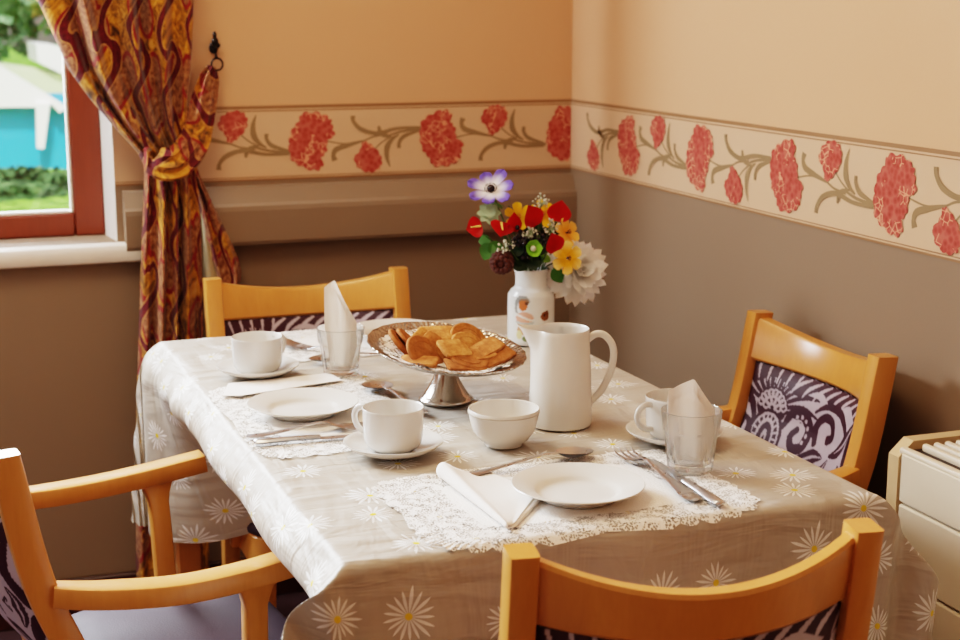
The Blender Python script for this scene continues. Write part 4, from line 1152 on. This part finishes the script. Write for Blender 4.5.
def petal(b, M_, L, W, cup=.3, curl=0., point=1.0, cols=None, base=.15, ruffle=0., mi=0, n=10, m=7):
    """petal in local frame: grows along +x, lies in xy, cups to +z"""
    old = b.M; b.M = M_ if old is None else old @ M_
    P, Cc = [], []
    for i in range(n + 1):
        f = i / n; w = W * (base * (1 - f) + math.sin(PI * min(1, f * .96 + .02)) ** (.75) * (1 if point <= 1 else (1 - f) ** (point - 1) * 1.5)) / 1
        if point == 0: w = W * (base * (1 - f) + f ** .7 * math.sqrt(max(0, 1 - f ** 5)))
        r, c = [], []
        for j in range(m + 1):
            s_ = 2 * j / m - 1
            z = cup * L * f * f - curl * L * f ** 3 + .25 * cup * w * (s_ * s_) + ruffle * math.sin(s_ * 6 + f * 5) * f
            r.append((L * f, w * .5 * s_, z)); c.append(cols(f, s_) if cols else (1, 1, 1, 1))
        P.append(r); Cc.append(c)
    b.grid(P, mi, None, Cc); b.M = old
def blend(a, c, t): a, c = C4(*a), C4(*c); return tuple(lerp(a[i], c[i], t) for i in range(4))
TOCAM = Vector((-VX, -VY, .4)).normalized()
def W3(px, py, y=2.5): return on_y(px, py, y)
# purple and white anemone
h = W3(491, 190, 2.49); t = flow('anemone', 'purple and white anemone standing highest above the vase', 'flower', h)
Fm = frame_to((-.35, -.62, .72)); b = MB()
for k in range(7):
    a = 2 * PI * k / 7 + .2; petal(b, Fm @ Matrix.Rotation(a, 4, 'Z') @ Matrix.Translation((.004, 0, .001 * (k % 2))) @ Matrix.Rotation(-.12, 4, 'Y'), .038 + .004 * math.sin(k * 2.3), .030, .22, .12, 0, lambda f, s_: blend((240, 234, 236), (104, 84, 176), min(1, max(0, (f - .30) * 2.0 + .3 * abs(s_)))), ruffle=.0012)
b.build('petals', M['petalc'], t, col=True)
b = MB(); b.M = Fm; b.ball((0, 0, .005), (.0075, .0075, .006), 14, 8); 
for k in range(26):
    a = k * 2.4; b.ball((.0105 * math.cos(a), .0105 * math.sin(a), .006), .0011, 5, 4)
b.build('centre', M['berry'], t); stem(t, h, .0016)
b = MB(); 
for k in range(5): petal(b, Matrix.Translation((.004, .004, -.022)) @ Matrix.Rotation(k * 1.3, 4, 'Z') @ Matrix.Rotation(.25, 4, 'Y'), .026, .012, .1, .3)
b.build('leaf', M['green'], t)
# red flowers (anthurium spathes)
def red_flower(label, px, py, y, n_, roll, L=.032, W=.03, spad=True):
    h = W3(px, py, y); t = flow('red_anthurium', label, 'flower', h, 'red heart-shaped flowers'); Fm = frame_to(n_) @ Matrix.Rotation(math.radians(roll), 4, 'Z'); b = MB()
    petal(b, Fm @ Matrix.Translation((-L * .4, 0, 0)), L, W, .55, .30, 1.4, base=.55, n=12, m=9)
    b.build('spathe', M['red'], t)
    if spad:
        b = MB(); b.M = Fm; b.tube([(-L * .32, 0, .002), (-L * .05, 0, .008), (L * .22, 0, .014)], [.002, .0018, .001], 8); b.build('spadix', M['spadix'], t)
    stem(t, h)
red_flower('red heart-shaped flower at the far left of the bouquet', 476, 228, 2.47, (-.5, -.75, .35), 200, .028, .026)
red_flower('red flower just right of the leftmost red one', 500, 228, 2.455, (.1, -.9, .3), 250, .030, .030)
red_flower('small red flower tucked between two larger red ones', 511, 224, 2.465, (.5, -.8, .2), 80, .034, .028, False)
red_flower('tall pointed red flower in the top middle of the bouquet', 531, 218, 2.46, (.2, -.95, .2), 115, .042, .030, False)
red_flower('red flower at the top right of the bouquet', 558, 213, 2.48, (-.1, -.95, .25), 75, .038, .030, False)
red_flower('red pointed flower low on the right, above the yellow one', 553, 244, 2.428, (.1, -.95, .1), 110, .036, .026, False)
# yellow flowers
def star(name, label, px, py, y, n_, L, W, cfun, np_=6, centre='orange', group=None, cup=.25):
    h = W3(px, py, y); t = flow(name, label, 'flower', h, group); Fm = frame_to(n_); b = MB()
    for k in range(np_): petal(b, Fm @ Matrix.Rotation(2 * PI * k / np_ + px, 4, 'Z') @ Matrix.Translation((.002, 0, .0012 * (k % 2))), L, W * 1.15, cup, .12, 0, cfun, ruffle=.0008)
    b.build('petals', M['petalc'], t, col=True)
    b = MB(); b.M = Fm
    for k in range(5): b.tube([(0, 0, 0), (.003 * math.cos(k * 1.26), .003 * math.sin(k * 1.26), .010)], .0007, 5); b.ball((.003 * math.cos(k * 1.26), .003 * math.sin(k * 1.26), .0105), .0013, 6, 4)
    b.build('stamens', M[centre], t); stem(t, h)
yl = lambda f, s_: blend((240, 178, 20), (250, 206, 40), f)
star('yellow_blossom', 'bright yellow blossom behind the red flowers, left one', 519, 217, 2.50, (-.2, -.85, .5), .026, .020, yl, 6, 'orange', 'yellow blossoms')
star('yellow_blossom', 'bright yellow blossom between the two tall red flowers', 543, 214, 2.50, (.1, -.85, .5), .026, .020, yl, 6, 'orange', 'yellow blossoms')
og = lambda f, s_: blend((238, 150, 30), (250, 206, 110), f)
star('yellow_blossom', 'orange-yellow blossom at the right edge above the white flower', 566, 233, 2.47, (.3, -.85, .35), .026, .022, og, 6, 'cone', 'yellow blossoms')
star('yellow_blossom', 'yellow blossom with pale petal tips beside the white flower', 567, 258, 2.44, (.05, -.95, .15), .029, .024, lambda f, s_: blend((240, 178, 26), (250, 226, 150), max(0, f * 1.6 - .6)), 6, 'cone', 'yellow blossoms', .12)
# white chrysanthemum
h = W3(577, 270, 2.47); t = flow('white_chrysanthemum', 'large white chrysanthemum hanging at the right of the bouquet', 'flower', h)
Fm = frame_to((.12, -.86, .30)); b = MB(); rr = random.Random(3)
for ring, (np_, L, tilt, W) in enumerate(((20, .050, .30, .015), (20, .047, .02, .015), (18, .042, -.25, .014), (15, .036, -.55, .013), (12, .028, -.85, .012), (8, .020, -1.15, .010))):
    for k in range(np_):
        a = 2 * PI * (k + .5 * (ring % 2)) / np_ + rr.uniform(-.08, .08)
        petal(b, Fm @ Matrix.Rotation(a, 4, 'Z') @ Matrix.Rotation(tilt + rr.uniform(-.1, .1), 4, 'Y') @ Matrix.Translation((.004, 0, 0)), L * 1.22 * rr.uniform(.9, 1.1), W * 1.45, .10, -.12 if ring > 1 else .25, 0, base=.5, n=7, m=4)
b.v = [tuple(v) for v in b.v]
b.build('petals', M['white'], t); stem(t, h, .002)
b = MB()
for k in range(2): petal(b, Matrix.Translation(NECK + Vector((.03, -.03, .012)) - Vector(h)) @ frame_to((-.2, -.9, .2)) @ Matrix.Rotation(-1.0 + k * .8, 4, 'Z'), .030, .018, .1, .2, 1.2)
b.build('leaf', M['green'], t)
# green hellebore
h = W3(532, 249, 2.432); t = flow('green_hellebore', 'small lime green cup-shaped flower in the middle of the bouquet', 'flower', h); Fm = frame_to((0, -.95, .25)); b = MB()
for k in range(5): petal(b, Fm @ Matrix.Rotation(2 * PI * k / 5, 4, 'Z') @ Matrix.Rotation(-.45, 4, 'Y'), .019, .019, .2, .0, base=.6)
b.build('petals', M['lime'], t); b = MB(); b.M = Fm; b.ball((0, 0, .006), (.0055, .0055, .005), 10, 6); b.build('centre', M['sprig'], t); stem(t, h)
# pine cone
h = W3(502, 262, 2.45); t = flow('pine_cone', 'brown pine cone at lower left of the bouquet above the vase rim', 'pine cone', h); b = MB(); Fm = frame_to((-.45, -.8, -.1)); b.M = Fm
b.ball((0, 0, 0), (.014, .014, .017), 12, 8)
for i in range(7):
    z = -.016 + i * .0053; R = .018 * math.sqrt(max(.05, 1 - (z / .021) ** 2)); nn = 9
    for k in range(nn):
        a = 2 * PI * (k + .5 * (i % 2)) / nn
        b.ball((R * math.cos(a), R * math.sin(a), z), (.0052, .0052, .0032), 7, 5)
b.build('scales', M['cone'], t); b = MB(); hh = Vector(h); b.M = Matrix.Translation(-hh); b.tube(smooth_path([tuple(NECK + Vector((.004, .004, -.08))), tuple(NECK + Vector((-.015, -.01, .0))), tuple(hh + Vector((.012, .012, -.002)))], 5), .0013, 6); b.build('stem', M['cone'], t)
# berries and foliage
h = W3(528, 243, 2.450); t = flow('berry_spray', 'dense spray of blackish berries in the middle of the bouquet', 'berries', h); b = MB(); rr = random.Random(9)
for k in range(70): b.ball((rr.gauss(0, .019), rr.gauss(0, .006), rr.gauss(0, .011)), rr.uniform(.0035, .0052), 8, 6)
b.build('berries', M['berry'], t); stem(t, h, .002, .2)
def leafy(label, px, py, y, mat, spec, name='leaf_sprig', extra=None):
    h = W3(px, py, y); t = flow(name, label, 'foliage', h); b = MB()
    for (dx, dy, dz, n_, roll, L, W) in spec: petal(b, Matrix.Translation((dx, dy, dz)) @ frame_to(n_) @ Matrix.Rotation(math.radians(roll), 4, 'Z'), L, W, .12, .15, 1.2, base=.25)
    b.build('leaves', M[mat], t); stem(t, h, .0013); return t
leafy('bright green leaves at the left edge below the red flower', 491, 246, 2.47, 'green', [(0, 0, .004, (-.4, -.8, .4), 250, .032, .022), (.004, 0, .008, (-.1, -.9, .3), 285, .030, .020), (0, .004, .010, (-.5, -.7, .4), 190, .022, .016)])
leafy('grey-green rosette leaves just under the anemone', 489, 213, 2.475, 'grey_green', [(0, 0, 0, (-.2, -.8, .5), a, .022, .012) for a in range(0, 360, 45)] + [(0, -.004, .003, (-.2, -.8, .5), a + 20, .014, .010) for a in range(0, 360, 60)])
leafy('dark green leaves low in the bouquet at the vase mouth', 529, 258, 2.47, 'dkgreen', [(rr.gauss(0, .014), rr.gauss(0, .008), rr.gauss(0, .004), (rr.gauss(0, .5), -.8, rr.gauss(.3, .3)), rr.uniform(-40, 220), .028, .018) for k in range(22)])
leafy('mid green broad leaves right of the lime flower', 543, 259, 2.455, 'lime', [(0, 0, -.004, (.2, -.6, .7), 30, .024, .014), (.002, .002, .002, (.3, -.6, .7), 75, .026, .014)])
leafy('dark green leaves behind the upper flowers', 535, 228, 2.515, 'dkgreen', [(rr.gauss(0, .026), rr.gauss(0, .008), rr.gauss(-.006, .012), (rr.gauss(0, .5), -.8, rr.gauss(.3, .3)), rr.uniform(0, 360), .032, .020) for k in range(22)])
def sprig(label, px, py, y, seed, s_=.018):
    rr = random.Random(seed); h = W3(px, py, y); t = flow('white_sprig', label, 'foliage', h, 'tiny white filler sprigs'); b = MB(); b2 = MB()
    for k in range(26):
        d = Vector((rr.gauss(0, 1), rr.gauss(-.3, .6), rr.gauss(.2, .8))).normalized() * s_ * rr.uniform(.4, 1)
        b2.tube([(0, 0, -.006), tuple(d)], .0005, 4); b.ball(tuple(d), rr.uniform(.0012, .0024), 6, 4)
    b.build('florets', M['sprig'], t); b2.build('twigs', M['grey_green'], t); stem(t, h)
sprig('white sprig at the top between the red flowers', 541, 203, 2.49, 1); sprig('white sprig right of the tall red flower', 550, 226, 2.445, 2)
sprig('white sprig at left above the pine cone', 506, 246, 2.44, 3); sprig('white sprig among the dark berries', 530, 233, 2.44, 4, .014)

# ------------------------------------------------------------------ storage heater
ht = thing('storage_heater', 'cream storage heater with slatted top against the right wall', 'heater', (1.36, 1.4, 0))
HX0, HX1, HY0, HY1, HZ = -.08, .086, -.62, .363, .745
b = MB(); b.box((HX0 + .006, HY0, .07), (HX1, HY1 - .012, HZ - .022), 0, .004)
b.box((HX0 + .02, HY0 + .05, 0), (HX1 - .02, HY0 + .14, .07)); b.box((HX0 + .02, HY1 - .14, 0), (HX1 - .02, HY1 - .05, .07)); b.build('casing', M['heater'], ht)
b = MB()
zz = [.09, .32, .545, .657, HZ - .012]
for i in range(4): 
    b = MB(); b.box((HX0 - .006, HY0 + .01, zz[i] + .0015), (HX0 + .008, HY1 - .028, zz[i + 1] - .0015), 0, .003); b.build('front_panel', M['heater2'], ht)
b = MB(); pr = [(HX0 - .006, .05), (HX1, .05), (HX1, HZ), (HX0 + .018, HZ), (HX0 - .006, HZ - .022)]
b.loft([[(x, y, z) for x, z in pr] for y in (HY1 - .024, HY1)]); b.build('end_trim', M['heater'], ht, smooth=False); fixn(b_o := ht.children[-1])
b = MB(); b.loft([[(x, y, z) for x, z in pr] for y in (HY0 - .01, HY0 + .012)]); o = b.build('end_trim', M['heater'], ht, smooth=False); fixn(o)
b = MB(); b.box((HX0 + .010, HY0 + .012, HZ - .022), (HX1, HY1 - .0245, HZ - .013)); b.build('vent_recess', M['heaterdk'], ht)
b = MB(); b.sweep([(HX0 + .002, HY0 + .012, HZ - .012), (HX0 + .002, HY1 - .024, HZ - .012)], .014, .010, rb=.004)
n = 26
for k in range(n):
    x = lerp(HX0 + .03, HX1 - .004, k / 7) if k < 8 else None
    if x is not None: b.sweep([(x, HY0 + .012, HZ - .008), (x, HY1 - .036, HZ - .008)], .011, .012, rb=.004)
b.build('grille', M['heater2'], ht)

# ------------------------------------------------------------------ light
w = bpy.data.worlds.new('World'); SC.world = w; w.use_nodes = True; nt = w.node_tree
sky = nt.nodes.new('ShaderNodeTexSky'); sky.sky_type = 'NISHITA'; sky.sun_disc = False; sky.sun_elevation = math.radians(38); sky.sun_rotation = math.radians(200); sky.air_density = 1.2; sky.dust_density = 2.5
nt.links.new(sky.outputs[0], nt.nodes['Background'].inputs[0]); nt.nodes['Background'].inputs[1].default_value = .22
def area(name, loc, target, sx_, sy2, power, col, spread=180):
    L = bpy.data.lights.new(name, 'AREA'); L.shape = 'RECTANGLE'; L.size = sx_; L.size_y = sy2; L.energy = power; L.color = col; L.spread = math.radians(spread)
    o = bpy.data.objects.new(name, L); COL.objects.link(o); o.location = loc; d = Vector(target) - Vector(loc); o.rotation_euler = d.to_track_quat('-Z', 'Y').to_euler(); return o
area('window_daylight', (-.45, 3.72, 1.75), (.8, 1.9, .70), 1.5, .8, 310, (.85, .925, 1.0))
area('side_fill', (-2.4, 1.9, 1.7), (.75, 2.1, .75), 1.8, 1.0, 12, (1.0, .96, .91))  # added soft fill from the left, through the unseen added opening
area('ceiling_lamp', (.1, 2.1, 2.4), (.1, 2.1, 0), .7, .7, 15, (1.0, .72, .43))
sl = bpy.data.lights.new('garden_sun', 'SUN'); sl.energy = 5.0; sl.angle = .1; sl.color = (1, .96, .9)
so_ = bpy.data.objects.new('garden_sun', sl); COL.objects.link(so_); so_.rotation_euler = (math.radians(35), math.radians(-8), 0); so_.location = (0, 5, 8)
SC.view_settings.view_transform = 'Filmic'; SC.view_settings.look = 'High Contrast'; SC.view_settings.exposure = 0.06
SC.cycles.max_bounces = 10; SC.cycles.transparent_max_bounces = 16; SC.cycles.sample_clamp_indirect = 6.0; SC.cycles.caustics_reflective = False
